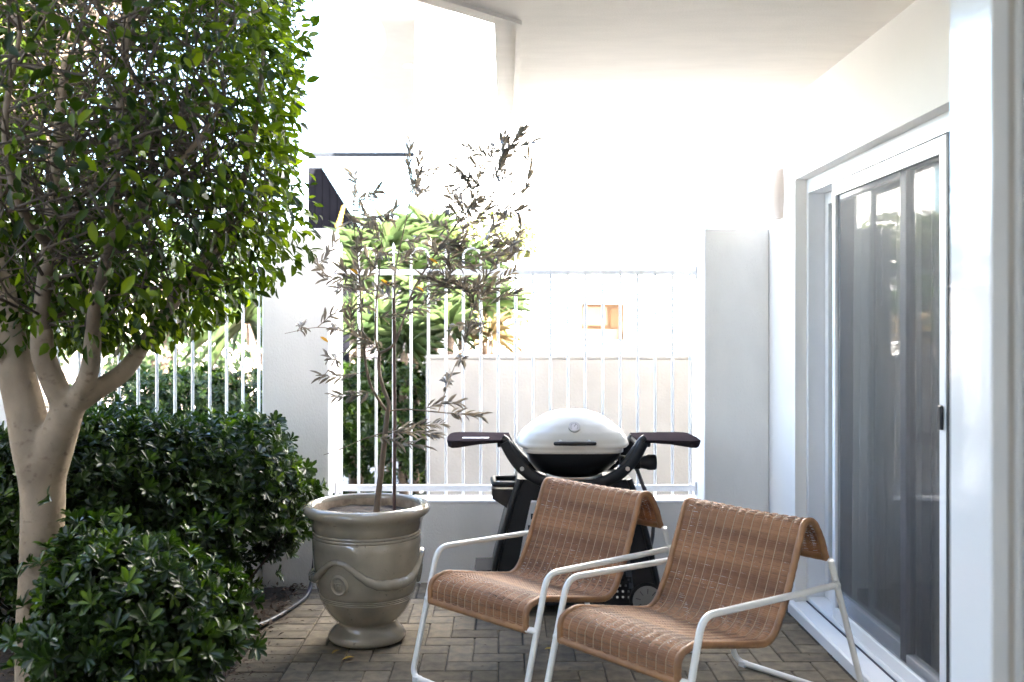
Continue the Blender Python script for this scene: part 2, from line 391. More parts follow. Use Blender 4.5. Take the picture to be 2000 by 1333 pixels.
# garden bed with bark mulch
bed = MB()
nx, ny = 40, 60
for a in range(nx + 1):
    for b in range(ny + 1):
        x = -3.6 + 2.4 * a / nx; y = 1.0 + 5.2 * b / ny
        bed.v.append((x, y, .02 * noise.noise((x * 4, y * 4, 0)) + (.012 if x < -1.25 else -.012)))
for a in range(nx):
    for b in range(ny): i = a * (ny + 1) + b; bed.f.append((i, i + ny + 1, i + ny + 2, i + 1))
bedo = bed.build('garden_bed', 'soil', smooth=True); tag(bedo, 'dark mulched soil bed under the hedge beside the paving', kind='structure')
n = 2600
x = rng.uniform(-2.2, -1.17, n); y = rng.uniform(3.2, 5.8, n)
x[:500] = -1.2 + rng.normal(0, .05, 500)
pos = np.stack([x, y, .012 + rng.random(n) * .02], 1); d = unit(n); d[:, 2] *= .25
nr = unit(n) * .5 + np.array([0, 0, 1.])
me = leaves_mesh('bark_mulch', T_SMALL, pos, d, nr, rng.uniform(.015, .05, n), rng.uniform(.006, .018, n)); me.materials.append(MATS['chip'])
o = bpy.data.objects.new('bark_mulch', me); col.objects.link(o); tag(o, 'dark bark chips and leaf litter along the edge of the paving', kind='stuff')

# ------------------------------------------------------------------ the house on the right
house = empty('house', (2.2, 1.5, 0)); hl = Vector((2.2, 1.5, 0))
tag(house, 'white rendered house with sliding door and overhanging ceiling slab above the courtyard', 'house')
def hpart(name, mb_, m, parent=None, smooth=False):
    off = hl if parent is None else Vector((0, 0, 0))
    if parent is None: mb_.v = [tuple(Vector(v) - hl) for v in mb_.v]
    return mb_.build(name, m, parent or house, smooth)
DY0, DY1, DZ = 2.9, 5.216, 2.274        # door opening
m_ = MB(); m_.box(WX, WX + .2, DY1, 6.1, 0, ZC + .3); m_.box(WX, WX + .2, 2.2, DY1, DZ, ZC + .3); m_.box(WX, WX + .2, 2.2, DY0, 0, DZ)
hpart('wall', m_, 'white_wall')
m_ = MB(); m_.box(1.08, 2.6, 2.06, 2.36, 0, ZC); hpart('wing_wall', m_, 'white_wall')
m_ = MB(); m_.box(-3.4, 2.6, -2.5, -2.3, -.02, ZC); hpart('sky_block_wall', m_, 'white_wall')  # unseen wall added behind the camera to cut front sky light
# overhanging slab (ceiling) with chamfered corner, unseen parapet and storey added above for shade
slab = [(-.04, 5.65), (-.04, 3.97), (-3.4, .61), (-3.4, -2.5), (3.2, -2.5), (3.2, 5.65)]  # unseen near end extended left to cut sky light on the shrubs
m_ = MB(); m_.prism(list(reversed(slab)), ZC, ZC + .22); hpart('ceiling', m_, 'ceiling_render')
def strip(path, w_, z0, z1):
    mb_ = MB()
    for a, b in zip(path[:-1], path[1:]):
        a, b = Vector((*a, 0)), Vector((*b, 0)); t = (b - a).normalized(); nn = Vector((-t.y, t.x, 0)) * w_ / 2
        mb_.prism([tuple((a - nn)[:2]), tuple((b - nn)[:2]), tuple((b + nn)[:2]), tuple((a + nn)[:2])], z0, z1)
    return mb_
hpart('drip_mould', strip([(.058, 5.648), (.058, 3.93), (-3.3, .572)], .022, ZC - .016, ZC + .01), 'ceiling_render')
hpart('sun_block_parapet', strip([(3.1, 5.57), (.04, 5.57), (.04, 3.94), (-3.32, .58), (-3.32, -2.4)], .16, ZC + .218, ZC + .75), 'white_wall')  # unseen, added so the slab's shadow reaches farther
m_ = MB(); m_.box(.2, 6, -5, 1.5, ZC + .21, ZC + 3.2); hpart('sun_block_storey', m_, 'white_wall')  # unseen block added to keep sun off the tree and courtyard
m_ = MB(); m_.box(2.62, 6, -5, 7.5, -.02, ZC + .2); hpart('ground_floor', m_, 'white_wall')
# frame of the near doorway at the right edge of the view
m_ = MB(); m_.box(.900, .934, 1.84, 2.012, 0, ZC - .002, .003); hpart('door_post', m_, 'gloss_white')
m_ = MB(); m_.box(.9345, .948, 1.85, 2.05, 0, ZC - .003); hpart('door_stop', m_, 'frame_beige')
m_ = MB(); m_.box(.9485, .955, 1.838, 2.055, 0, ZC - .003); m_.box(.9555, .962, 1.846, 2.055, 0, ZC - .003); m_.box(.9625, 1.3, 1.835, 2.055, 0, ZC - .003); hpart('architrave', m_, 'white_paint')
# sill
m_ = MB(); m_.prism([(WX - .028, 0), (WX + .2, 0), (WX + .2, .075), (WX + .07, .07), (WX - .02, .058), (WX - .028, .05)], 2.37, DY1 + .035, 'y'); sill = hpart('sill', m_, 'door_white')
m_ = MB(); m_.box(WX + .052, WX + .058, 2.9, DY1 - .02, .069, .0735); hpart('sill_shadow_strip', m_, 'sill_shadow')  # dark strip painted for the shade where sill meets frame
# sliding door: house > sliding_door > pieces
sd_ = empty('sliding_door', Vector((WX, 4.0, 0)) - hl); sd_.parent = house
tag(sd_, 'white aluminium sliding glass door with grey flyscreen and black latch')
def dpart(name, boxes, m, c=.0):
    mb_ = MB()
    for b in boxes: mb_.box(b[0], b[1], b[2] - 4.0, b[3] - 4.0, b[4], b[5], c)
    return mb_.build(name, m, sd_)
fx = .058
dpart('frame', [(fx, .2, DY1 - .03, DY1 - .001, .075, DZ - .001), (fx, .2, DY0 + .001, DY0 + .03, .075, DZ - .001), (fx, .2, DY0 + .03, DY1 - .03, DZ - .075, DZ - .001), (fx, .2, DY0 + .03, DY1 - .03, .0755, .098)], 'door_white', .003)
ft, fb = DZ - .078, .10
# far fixed leaf
y0, y1 = 3.98, DY1 - .031
dpart('meeting_stile', [(.145, .185, y0, y0 + .055, fb, ft)], 'stile_screen_shade', .003)  # mesh shading painted into the dark grey
dpart('fixed_leaf', [(.145, .185, y1 - .05, y1, fb, ft), (.145, .185, y0 + .055, y1 - .05, ft - .06, ft), (.145, .185, y0 + .055, y1 - .05, fb, fb + .07)], 'door_white', .003)
dpart('glass_pane', [(.162, .168, y0 + .05, y1 - .045, fb + .06, ft - .05)], 'glass')
# near sliding leaf, meeting stile painted with the mesh's shading
y0, y1 = DY0 + .031, 4.08
dpart('meeting_stile', [(.098, .138, y1 - .06, y1, fb, ft)], 'stile_screen_shade', .003)
dpart('sliding_leaf', [(.098, .138, y0, y0 + .06, fb, ft), (.098, .138, y0 + .06, y1 - .06, ft - .06, ft), (.098, .138, y0 + .06, y1 - .06, fb, fb + .08)], 'door_white', .003)
dpart('glass_pane', [(.115, .121, y0 + .05, y1 - .055, fb + .07, ft - .05)], 'glass')
# flyscreen
y0, y1 = 3.575, 4.815
dpart('screen_frame', [(.062, .088, y1 - .04, y1, fb, ft), (.062, .088, y0, y0 + .055, fb, ft), (.062, .088, y0 + .055, y1 - .04, ft - .062, ft), (.062, .088, y0 + .055, y1 - .04, fb, fb + .055)], 'door_white', .003)
dpart('flyscreen', [(.0745, .0755, y0 + .05, y1 - .035, fb + .05, ft - .055)], 'flyscreen_mesh')
dpart('seal', [(.063, .086, y0 - .014, y0 - .001, fb, ft)], 'rubber')
dpart('latch', [(.048, .061, y0 + .012, y0 + .042, 1.13, 1.22)], 'black_plastic', .006)
# dark room behind the door, curtain inside it
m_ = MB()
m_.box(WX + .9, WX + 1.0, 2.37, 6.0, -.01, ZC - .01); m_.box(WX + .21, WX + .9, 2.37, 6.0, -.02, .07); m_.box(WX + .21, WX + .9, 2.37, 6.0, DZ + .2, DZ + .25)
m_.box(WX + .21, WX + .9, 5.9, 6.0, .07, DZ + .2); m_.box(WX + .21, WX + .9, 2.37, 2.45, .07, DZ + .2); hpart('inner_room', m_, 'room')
def curtain(y0, y1, x_, label, amp):
    n_ = int((y1 - y0) / .006); mb_ = MB()
    for i in range(n_ + 1):
        yy_ = y0 + (y1 - y0) * i / n_; ph = yy_ * 96 + 2.6 * math.sin(yy_ * 11)
        for k, z_ in enumerate((.09, .8, 1.6, DZ - .03)):
            a_ = amp * (1.1 - .25 * k / 3); mb_.v.append((x_ + a_ * math.sin(ph + .25 * k) + .004 * math.sin(ph * 2.3), yy_, z_))
    for i in range(n_):
        for k in range(3): j = i * 4 + k; mb_.f.append((j, j + 4, j + 5, j + 1))
    o_ = mb_.build('curtain', 'curtain', smooth=True); tag(o_, label, 'curtain'); return o_
curtain(4.28, 4.93, WX + .245, 'pale sheer curtain gathered in folds behind the middle of the flyscreen', .05)
curtain(3.80, 4.15, WX + .25, 'pale curtain edge behind the near side of the sliding door', .045)
# wall light
sc = empty('wall_light', (WX, 5.50, 2.235)); tag(sc, 'pale half round wall light on the white wall above the right pillar', 'wall light')
mb_ = MB(); nz_ = 14
for i in range(nz_ + 1):
    t = i / nz_ * 2 - 1; rr = .068 * (1 - .42 * t * t)
    for k in range(13):
        q = math.pi * k / 12; mb_.v.append((-rr * math.sin(q), .075 * math.cos(q) * (1 - .2 * t * t), t * .135))
for i in range(nz_):
    for k in range(12): j = i * 13 + k; mb_.f.append((j, j + 1, j + 14, j + 13))
mb_.f.append(tuple(range(13))); mb_.f.append(tuple(reversed(range(nz_ * 13, nz_ * 13 + 13))))
mb_.build('shade', 'sconce', sc, True)
MB().box(-.006, .0, -.05, .05, -.11, .11).build('back_plate', 'white_paint', sc)

# ------------------------------------------------------------------ pillars, low wall and fences
def pillar(x0, x1, y0, y1, z1, label, rz=0):
    cx_, cy_ = (x0 + x1) / 2, (y0 + y1) / 2
    o_ = MB().box(x0 - cx_, x1 - cx_, y0 - cy_, y1 - cy_, -.02, z1, .006).build('masonry_pillar', 'white_render'); o_.location = (cx_, cy_, 0); o_.rotation_euler.z = rz
    tag(o_, label, 'pillar', 'white pillars of the courtyard fence'); return o_
pillar(-1.392, -1.009, 5.72, 6.09, 2.07, 'white rendered pillar between the two fence panels, behind the hedge')
pillar(1.150, 1.522, 5.72, 6.09, 2.07, 'white rendered pillar against the house wall, right of the barbecue')
pillar(-2.80, -2.43, 4.62, 4.99, 2.07, 'white pillar at the left edge, behind the pale tree trunk')
lw = empty('low_wall', (.07, 5.95, 0)); tag(lw, 'low grey white rendered wall under the fence behind the barbecue', 'wall')
MB().box(-1.078, 1.079, -.09, .09, -.02, .468, .004).build('wall_body', 'white_render', lw)
MB().box(-1.078, 1.079, -.094, .094, .4685, .482, .004).build('coping', 'white_paint', lw)
def fence(label, n_, sp, ztop, zrail, zbot, x_first, loc, rz, x0, x1, hoops=True):
    f_ = empty('metal_fence', loc, rz); tag(f_, label, 'fence', 'white metal fence panels')
    MB().box(x0, x1, -.016, .016, zrail - .016, zrail + .016, .003).build('rail', 'white_paint', f_)
    MB().box(x0, x1, -.016, .016, zbot - .018, zbot + .018, .003).build('rail', 'white_paint', f_)
    for xx, s_ in ((x0, 1), (x1, -1)):
        for zz in (zrail, zbot):
            MB().box(min(xx, xx - s_ * .012), max(xx, xx - s_ * .012), -.026, .026, zz - .04, zz + .04, .003).build('bracket', 'white_paint', f_)
    low = MB().tube([(0, 0, zbot - .042), (0, 0, zrail + .015)], .0085, 10).mesh('baluster'); low.materials.append(MATS['white_paint']); smooth_by_angle(low)
    fin = MB(); fin.tube([(0, 0, zrail + .015), (0, 0, ztop + .02)], .006, 8)
    fin.tube([(-.03, 0, ztop - .03), (0, 0, ztop - .018), (.03, 0, ztop - .03)], [.002, .006, .002], 6); fin.tube([(0, 0, ztop - .0), (0, 0, ztop + .035)], [.011, .001], 6)
    fin = fin.mesh('finial'); fin.materials.append(MATS['white_paint']); smooth_by_angle(fin)
    arc = [(0, 0, zrail + .015)] + [(sp / 2 - sp / 2 * math.cos(q), 0, ztop - sp / 2 + sp / 2 * math.sin(q)) for q in np.linspace(0, math.pi, 13)] + [(sp, 0, zrail + .015)]
    hp = MB().tube(arc, .006, 8).mesh('hoop'); hp.materials.append(MATS['white_paint']); smooth_by_angle(hp)
    for k in range(n_):
        o_ = bpy.data.objects.new('baluster', low); col.objects.link(o_); o_.parent = f_; o_.location.x = x_first + sp * k
        if k % 3 == 0: q_ = bpy.data.objects.new('finial', fin)
        elif k % 3 == 1 and k + 1 < n_: q_ = bpy.data.objects.new('hoop', hp)
        else: continue
        col.objects.link(q_); q_.parent = f_; q_.location.x = x_first + sp * k
    return f_
YFN = 5.96; SP = 34.05 / F_PX * YFN
xf = (666.5 - CX) / F_PX * YFN
fence('white metal fence with hoop tops between two pillars behind the barbecue', 21, SP, 1.974, 1.83, .54, xf - .07, (.07, YFN, 0), 0, -1.064, 1.065)
fence('white metal fence running diagonally behind the hedge and tree trunk', 13, .105, 1.974, 1.83, .54, -1.30, (-1.42, 5.90, 0), R(45), -1.39, -.005)
MB()
bw = MB().box(-.1, .1, -4.2, 2.3, -.03, 2.35, .006).build('boundary_wall', 'white_render'); bw.location = (-3.75, 2.3, 0); tag(bw, 'tall white unseen wall added left of the garden bed to block low sky', 'wall')  # out of view, added to block low sky light from the left
lw2 = MB().box(-1.42, .0, -.09, .09, -.02, .47, .004).build('low_wall', 'white_render'); lw2.location = (-1.40, 5.88, 0); lw2.rotation_euler.z = R(45)
tag(lw2, 'low white wall under the diagonal fence behind the hedge', 'wall')

# ------------------------------------------------------------------ neighbouring property
ret = empty('retaining_wall', (2.2, 7.6, 0)); tag(ret, 'low beige rendered garden wall beyond the fence below the square recess', 'garden wall')
MB().box(-2.80, 3.2, 0, .22, -.05, 1.262, .01).build('wall_body', 'retaining', ret)
MB().box(-2.803, 3.2, -.004, .224, 1.2625, 1.285, .006).build('coping', 'retaining', ret)
nb = empty('neighbouring_house', (1.6, 9.6, 0)); tag(nb, 'sunlit white neighbouring house with curved balcony beyond the fence', 'house')
nloc = Vector((1.6, 9.6, 0))
def npart(name, mb_, m, smooth=False):
    mb_.v = [tuple(Vector(v) - nloc) for v in mb_.v]; return mb_.build(name, m, nb, smooth)
NX0, NX1, NZ0, NZ1 = (1135 - CX) / F_PX * 9.6, (1228 - CX) / F_PX * 9.6, CAM_H - (667 - HZ) / F_PX * 9.6, CAM_H - (592 - HZ) / F_PX * 9.6
m_ = MB(); m_.box(-.865, NX0, 9.6, 10.2, -.05, 6.4); m_.box(NX1, 6.5, 9.6, 10.2, -.05, 6.4); m_.box(NX0, NX1, 9.6, 10.2, -.05, NZ0); m_.box(NX0, NX1, 9.6, 10.2, NZ1, 6.4)
m_.box(-.865, -.46, 10.2, 16, -.05, 6.4)
npart('wall', m_, 'white_wall')
mx_ = empty('meter_box', Vector(((NX0 + NX1) / 2, 10.02, NZ0)) - nloc); mx_.parent = nb; tag(mx_, 'tan square meter box recess in the white wall')
hw_, hh_ = (NX1 - NX0) / 2, NZ1 - NZ0
MB().box(-hw_, hw_, .0, .05, .001, hh_ - .001).build('back_board', 'box_wood', mx_)
MB().box(-hw_ + .04, hw_ * .28, -.03, -.001, hh_ * .42, hh_ - .03, .004).build('panel', 'box_panel', mx_)
MB().box(hw_ * .42, hw_ * .78, -.02, -.001, hh_ * .36, hh_ - .04, .004).build('panel', 'box_wood', mx_)
MB().box(-hw_ + .03, hw_ - .06, -.05, -.001, .004, hh_ * .32, .004).build('panel', 'box_panel', mx_)
for s_ in (-.03, .045): MB().box(s_ - .03, s_ + .012, -.056, -.0505, .01, .045).build('switch', 'ink', mx_)
# curved balcony slab
ctrl = [(-1.10, 7.6), (-1.22, 8.9), (-1.20, 9.9), (-1.30, 10.7), (-1.62, 11.5), (-2.0, 12.3), (-2.2, 13.1), (-2.15, 14.2), (-2.1, 15.6)]
sp_ = [(p.x, p.y) for p in spline([(a, b, 0) for a, b in ctrl], 6)]
poly = sp_ + [(-.47, 15.6), (-.47, 10.22), (-.87, 10.22), (-.87, 9.58), (-.5, 9.58), (-.5, 7.6)]
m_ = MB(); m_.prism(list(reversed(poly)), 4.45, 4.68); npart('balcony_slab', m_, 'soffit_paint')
m_ = MB(); m_.disc((-1.07, 11.2, 4.449), .07, (0, 0, -1), .012, 20); npart('downlight', m_, 'lamp_trim')
m_ = MB(); m_.box(-9, -.9, 16.2, 16.5, -.05, 2.3); npart('boundary_wall', m_, 'pink_render')
# glass balustrade on the raised terrace
gb = empty('glass_balustrade', (-1.55, 11.0, 0)); tag(gb, 'glass balustrade with dark top rail left of the white column', 'balustrade')
zr = CAM_H + (HZ - 302) / F_PX * 11.0
MB().box(-.62, .62, -.025, .025, zr - .025, zr + .02, .004).build('handrail', 'dark_metal', gb)
for a in (-.61, .005): MB().box(a, a + .6, -.006, .006, zr - 1.0, zr - .16, .002).build('glass_pane', 'clear_glass', gb)
MB().box(-.62, .62, -.012, .012, zr - .157, zr - .142).build('clamp_rail', 'dark_metal', gb)
for a in (-.615, .0, .615): MB().box(a - .004, a + .004, -.012, .012, 0, zr - .025).build('post', 'white_paint', gb)
# charcoal board screen along a stair
st = empty('board_screen', (-1.85, 10.6, 0)); tag(st, 'charcoal vertical board screen with sloping top behind the aloe', 'screen')
for k in range(7):
    xa = -.24 + k * .078; zt = 3.19 - max(0, k - 2) * .125
    MB().prism([(xa, 0), (xa + .074, 0), (xa + .074, zt - (.115 if k > 1 else 0)), (xa, zt)], -.012 - .004 * (k % 2), .012, 'y').build('board', 'charcoal_board', st)
MB().box(-.25, .32, .014, .05, 1.9, 1.98).build('rail', 'charcoal_board', st)

# ================================================================== PLANTS
def rosette_shrub(name, label, cat, base, sampler, n_ros, per, L0, W0, m, n_own, group=None, stems=None, T=T_PITTO, spread=(.55, 1.25)):
    """leafy shrub: whorls of leaves at the shoot tips given by sampler -> (point, outward)"""
    root = empty(name, base); tag(root, label, cat, group)
    pts, outs = sampler(n_ros); n_ = len(pts)
    pos = np.repeat(pts, per, 0); out = np.repeat(outs, per, 0)
    ref = unit(n_); ref = np.repeat(ref, per, 0)
    e1 = np.cross(out, ref); e1 /= np.linalg.norm(e1, axis=1, keepdims=True); e2 = np.cross(out, e1)
    ph = np.tile(np.arange(per) * 2.4, n_) + np.repeat(rng.random(n_) * 6.28, per)
    el = rng.uniform(spread[0], spread[1], n_ * per)
    d_ = out * np.cos(el)[:, None] + (e1 * np.cos(ph)[:, None] + e2 * np.sin(ph)[:, None]) * np.sin(el)[:, None]
    pos = pos - out * (rng.random(n_ * per) * .018)[:, None]
    nr_ = out + unit(n_ * per) * .25
    sc_ = np.repeat(rng.uniform(.7, 1.15, n_), per) * rng.uniform(.8, 1.15, n_ * per)
    L = L0 * sc_; W = W0 * sc_
    split_leaves(root, T, m, pos, d_, nr_, L, W, n_own, 'foliage', base, tint=np.clip(np.repeat(rng.random(n_), per) + rng.normal(0, .06, n_ * per), 0, .999))
    if stems:
        mb_ = MB()
        for k in range(stems):
            i = rng.integers(n_); e = Vector(pts[i]); b_ = Vector((e.x * .35 + rnd.uniform(-.06, .06), e.y * .35 + rnd.uniform(-.06, .06), 0))
            mid = (b_ + e) / 2 + Vector((rnd.uniform(-.05, .05), rnd.uniform(-.05, .05), -.04))
            mb_.tube(spline([b_, mid, e], 4), list(np.linspace(.011, .003, 9)), 5)
        mb_.build('stem', 'twig_bark', root, True)
    return root
def box_sampler(hx, hy, z0, z1, rz, ex=3.2, lump=.10, inner=.28, under=.25, seed=0.):
    """points on a clipped rounded hedge body, with an inner layer"""
    def f(n_):
        pts, outs = [], []
        c, s_ = math.cos(rz), math.sin(rz)
        hz_ = (z1 - z0) / 2; zc_ = (z0 + z1) / 2
        while len(pts) < n_:
            v = Vector((rnd.gauss(0, 1) / 1, rnd.gauss(0, 1), rnd.gauss(0, 1))).normalized()
            # radial projection on a superellipsoid
            k = (abs(v.x) ** ex + abs(v.y) ** ex + abs(v.z) ** ex) ** (-1 / ex)
            p = Vector((v.x * k * hx, v.y * k * hy, v.z * k * hz_))
            if v.z < -.35 and rnd.random() > under: continue
            nn = Vector((math.copysign(abs(p.x / hx) ** (ex - 1) / hx, p.x), math.copysign(abs(p.y / hy) ** (ex - 1) / hy, p.y), math.copysign(abs(p.z / hz_) ** (ex - 1) / hz_, p.z))).normalized()
            dpt = 1 - (rnd.random() ** 2) * inner if rnd.random() < .74 else rnd.uniform(.45, .8)
            p = p * dpt * (1 + lump * noise.noise(p * 3.2 + Vector((seed, 0, 0))) + .5 * lump * noise.noise(p * 8 + Vector((0, seed, 0))))
            if rnd.random() < .13: p = p + nn * rnd.uniform(.02, .06 + lump * .22)
            if p.z < 0: p.x *= 1 + .28 * p.z / hz_; p.y *= 1 + .28 * p.z / hz_
            o_ = (nn + Vector((rnd.gauss(0, .35), rnd.gauss(0, .35), rnd.gauss(0, .3) + .35))).normalized()
            pts.append((p.x * c - p.y * s_, p.x * s_ + p.y * c, p.z + zc_)); outs.append((o_.x * c - o_.y * s_, o_.x * s_ + o_.y * c, o_.z))
        return np.array(pts), np.array(outs)
    return f
rosette_shrub('clipped_hedge', 'broad dark green clipped hedge in front of the diagonal fence', 'hedge', (-1.81, 4.86, 0),
              box_sampler(.90, .46, .06, 1.05, R(45), lump=.15, seed=1.), 3900, 9, .056, .021, 'pitto_leaf', 240, 'glossy leaved shrubs', 40)
rosette_shrub('round_shrub', 'low rounded dark shrub at the front left beside the tree trunk', 'shrub', (-1.39, 3.74, 0),
              box_sampler(.34, .38, .02, .68, R(10), 2.1, .46, .35, seed=6.), 1700, 9, .060, .021, 'pitto_leaf', 240, 'glossy leaved shrubs', 30)
rosette_shrub('outer_hedge', 'hedge with paler leaves outside the diagonal fence', 'hedge', (-2.15, 7.1, 0),
              box_sampler(1.0, .42, .02, 1.16, R(20), seed=9.), 3200, 9, .058, .022, 'pitto_leaf', 0, 'glossy leaved shrubs', 0)
rosette_shrub('far_hedge', 'dark hedge beyond the fence beside the end of the beige garden wall', 'hedge', (-1.15, 8.25, 0),
              box_sampler(.85, .5, .02, 1.19, 0, 4.5, seed=13.), 2300, 9, .066, .026, 'pitto_leaf', 0, 'glossy leaved shrubs', 0)

# ---- ficus tree
TB = Vector((-1.80, 3.9, 0))
fic = empty('ficus_tree', TB); tag(fic, 'clipped broad leaved tree with smooth pale forked trunk at left', 'tree')
def fp(px, py, dy=0.): return P(px, py, 3.9 + dy) - TB
trunk = MB()
trunk.tube(spline([(.0, 0, -.03), (-.02, 0, .04), fp(74, 1250), fp(80, 1100), fp(84, 980), fp(80, 900)], 6),
           list(np.interp(np.linspace(0, 1, 31), [0, .08, .3, .6, .85, 1], [.13, .097, .086, .080, .085, .094])), 18)
trunk.tube(spline([fp(84, 945), fp(66, 880), fp(50, 800, .02), fp(30, 720, .04), fp(18, 640, .08), fp(-5, 500, .12), fp(-30, 300, .2)], 6), list(np.interp(np.linspace(0, 1, 37), [0, .2, .5, 1], [.085, .08, .07, .03])), 14)
trunk.tube(spline([fp(84, 945), fp(105, 880, -.02), fp(122, 830, -.04), fp(135, 790, -.05)], 6), list(np.linspace(.08, .062, 19)), 14)
trunk.tube(spline([fp(130, 800, -.05), fp(104, 745, -.08), fp(84, 690, -.1), fp(82, 640, -.11)], 6), list(np.linspace(.052, .042, 19)), 12)
trunk.tube(spline([fp(132, 800, -.05), fp(180, 768, -.04), fp(240, 728, 0), fp(275, 682, .05)], 6), list(np.linspace(.046, .034, 19)), 12)
trunk.tube(spline([fp(142, 792, -.05), fp(172, 735, -.1), fp(180, 680, -.14), fp(182, 640, -.17)], 6), list(np.linspace(.042, .031, 19)), 12)
tk_o = trunk.build('trunk', 'ficus_bark', fic, True, 180)
md_ = tk_o.modifiers.new('join', 'REMESH'); md_.mode = 'VOXEL'; md_.voxel_size = .011; md_.use_smooth_shade = True
md_ = tk_o.modifiers.new('soften', 'SMOOTH'); md_.factor = .6; md_.iterations = 9
limbs = [
    ([fp(130, 800, -.05), fp(104, 745, -.08), fp(84, 690, -.1), fp(82, 600, -.12), fp(95, 480, -.1), fp(110, 300, -.05), fp(130, 100, 0)], .046, .015),
    ([fp(138, 795, -.05), fp(180, 768, -.04), fp(240, 728, 0), fp(295, 655, .08), fp(345, 578, .15), fp(420, 480, .22), fp(470, 370, .25), fp(500, 240, .3), fp(520, 60, .3)], .037, .010),
    ([fp(150, 785, -.05), fp(172, 735, -.1), fp(180, 680, -.14), fp(185, 600, -.2), fp(215, 470, -.2), fp(225, 330, -.2), fp(240, 150, -.15), fp(255, -60, -.1)], .032, .014),
    ([fp(295, 655, .08), fp(330, 610, .2), fp(400, 530, .4), fp(455, 470, .5), fp(520, 440, .5)], .020, .006),
    ([fp(215, 470, -.2), fp(290, 390, -.3), fp(350, 320, -.35), fp(390, 270, -.35), fp(440, 190, -.3)], .018, .006),
    ([fp(18, 640, .08), fp(60, 540, .3), fp(130, 430, .5), fp(190, 330, .6), fp(260, 180, .6)], .03, .010),
    ([fp(95, 480, -.1), fp(40, 400, -.3), fp(10, 250, -.4), fp(40, 60, -.4)], .022, .008),
]
nodes_ = []
for pts_, r0, r1 in limbs:
    s_ = spline(pts_, 6); MB().tube(s_, list(np.linspace(r0, r1, len(s_))), 9).build('limb', 'limb_bark', fic, True, 60); nodes_ += s_[8:]
CC = np.array([-2.06, 3.95, 2.74]) - np.array(TB); CR = np.array([1.17, 1.14, 1.34])
tw = MB()
def in_crown(p_, lim): return sum(abs((p_[i] - CC[i]) / CR[i]) ** 4 for i in range(3)) ** .25 < lim
nodes_ = [q for q in nodes_ if in_crown(q, .92)]
made = 0
while made < 900:
    a = Vector(nodes_[rnd.randrange(len(nodes_))])
    v = Vector((rnd.gauss(.35, .8), rnd.gauss(.1, .9), rnd.gauss(.55, .6))).normalized()
    e = a + v * rnd.uniform(.2, .75)
    if not in_crown(e, .97) or (e.z + TB.z) < 1.46 + .8 * max(0, e.x + TB.x + 1.35): continue
    mid = (a + e) / 2 + Vector((rnd.gauss(0, .035), rnd.gauss(0, .035), rnd.gauss(0, .03) - .02))
    r0 = rnd.uniform(.003, .0075)
    tw.tube(spline([a, mid, e], 3), list(np.linspace(r0, .0013, 7)), 5); made += 1
    if made % 2 == 0: nodes_ += [mid, (mid + e) / 2]
tag(tw.build('twigs', 'twig_bark', fic, True), kind='stuff')
# leaves: a shell, dense on the right, back, bottom and top, thin where the camera looks into the crown
pos, outs = [], []
while len(pos) < 26000:
    v = Vector((rnd.gauss(0, 1), rnd.gauss(0, 1), rnd.gauss(0, 1))).normalized()
    kk = (abs(v.x) ** 4 + abs(v.y) ** 4 + abs(v.z) ** 4) ** -.25
    sh = 1 - .42 * rnd.random() ** 1.7
    if v.x < .1 and v.y > -.3: sh = 1 - .6 * rnd.random() ** 1.2
    p = Vector((v.x * kk * CR[0], v.y * kk * CR[1], v.z * kk * CR[2])) * sh
    p *= 1 + .10 * noise.noise(p * 2.3) + .05 * noise.noise(p * 6)
    dens = .85
    if v.y < -.2: dens = .20 + .6 * max(0, v.x) ** 2 + .25 * max(0, -v.x)     # camera side: mostly bare twigs
    elif v.y > .2: dens = .50 + .5 * max(0, v.z) + .5 * max(0, -v.x)
    if v.x > .55 or v.z > .5: dens = 1.0
    cl = noise.noise(p * 3.1 + Vector((3, 1, 2)))
    if cl < -.12 and v.x > -.3 and v.z < .6: dens *= .2
    if rnd.random() > dens: continue
    w_ = p + Vector(CC) + TB
    if w_.y < w_.x + 4.2 and w_.z > 2.62: continue       # keeps clear of the slab corner
    if w_.y < 2.5: continue
    if w_.z < 1.42 + .8 * max(0, w_.x + 1.35): continue
    pos.append(p + Vector(CC)); outs.append(v)
for k in range(52000):          # dense mass on the left and at the back, thinner right of the middle
    p = Vector((rnd.uniform(-1.15, 1.1), rnd.uniform(-.15, 1.08), rnd.uniform(-1.3, 1.3)))
    if sum(abs(p[i] / CR[i]) ** 4 for i in range(3)) > .95: continue
    keep = .75 if p.x < -.1 else .5
    if .1 < p.x < .85 and -1.0 < p.z < .1: keep = .13 + .25 * max(0, noise.noise(p * 3.5))
    if rnd.random() > keep: continue
    w_ = p + Vector(CC) + TB
    if w_.z < 1.42 + .8 * max(0, w_.x + 1.35): continue
    pos.append(p + Vector(CC)); outs.append(p.normalized())
pos = np.array(pos); outs = np.array(outs); n = len(pos)
d = outs * .7 + unit(n) * .75 + np.array([0, 0, -.28]); nr = outs * .5 + unit(n) * .55 + np.array([0, 0, .7])
L = .034 + .045 * rng.random(n) ** 1.5
split_leaves(fic, T_FICUS, 'ficus_leaf', pos, d, nr, L, L * rng.uniform(.42, .52, n), 300, 'foliage', TB)

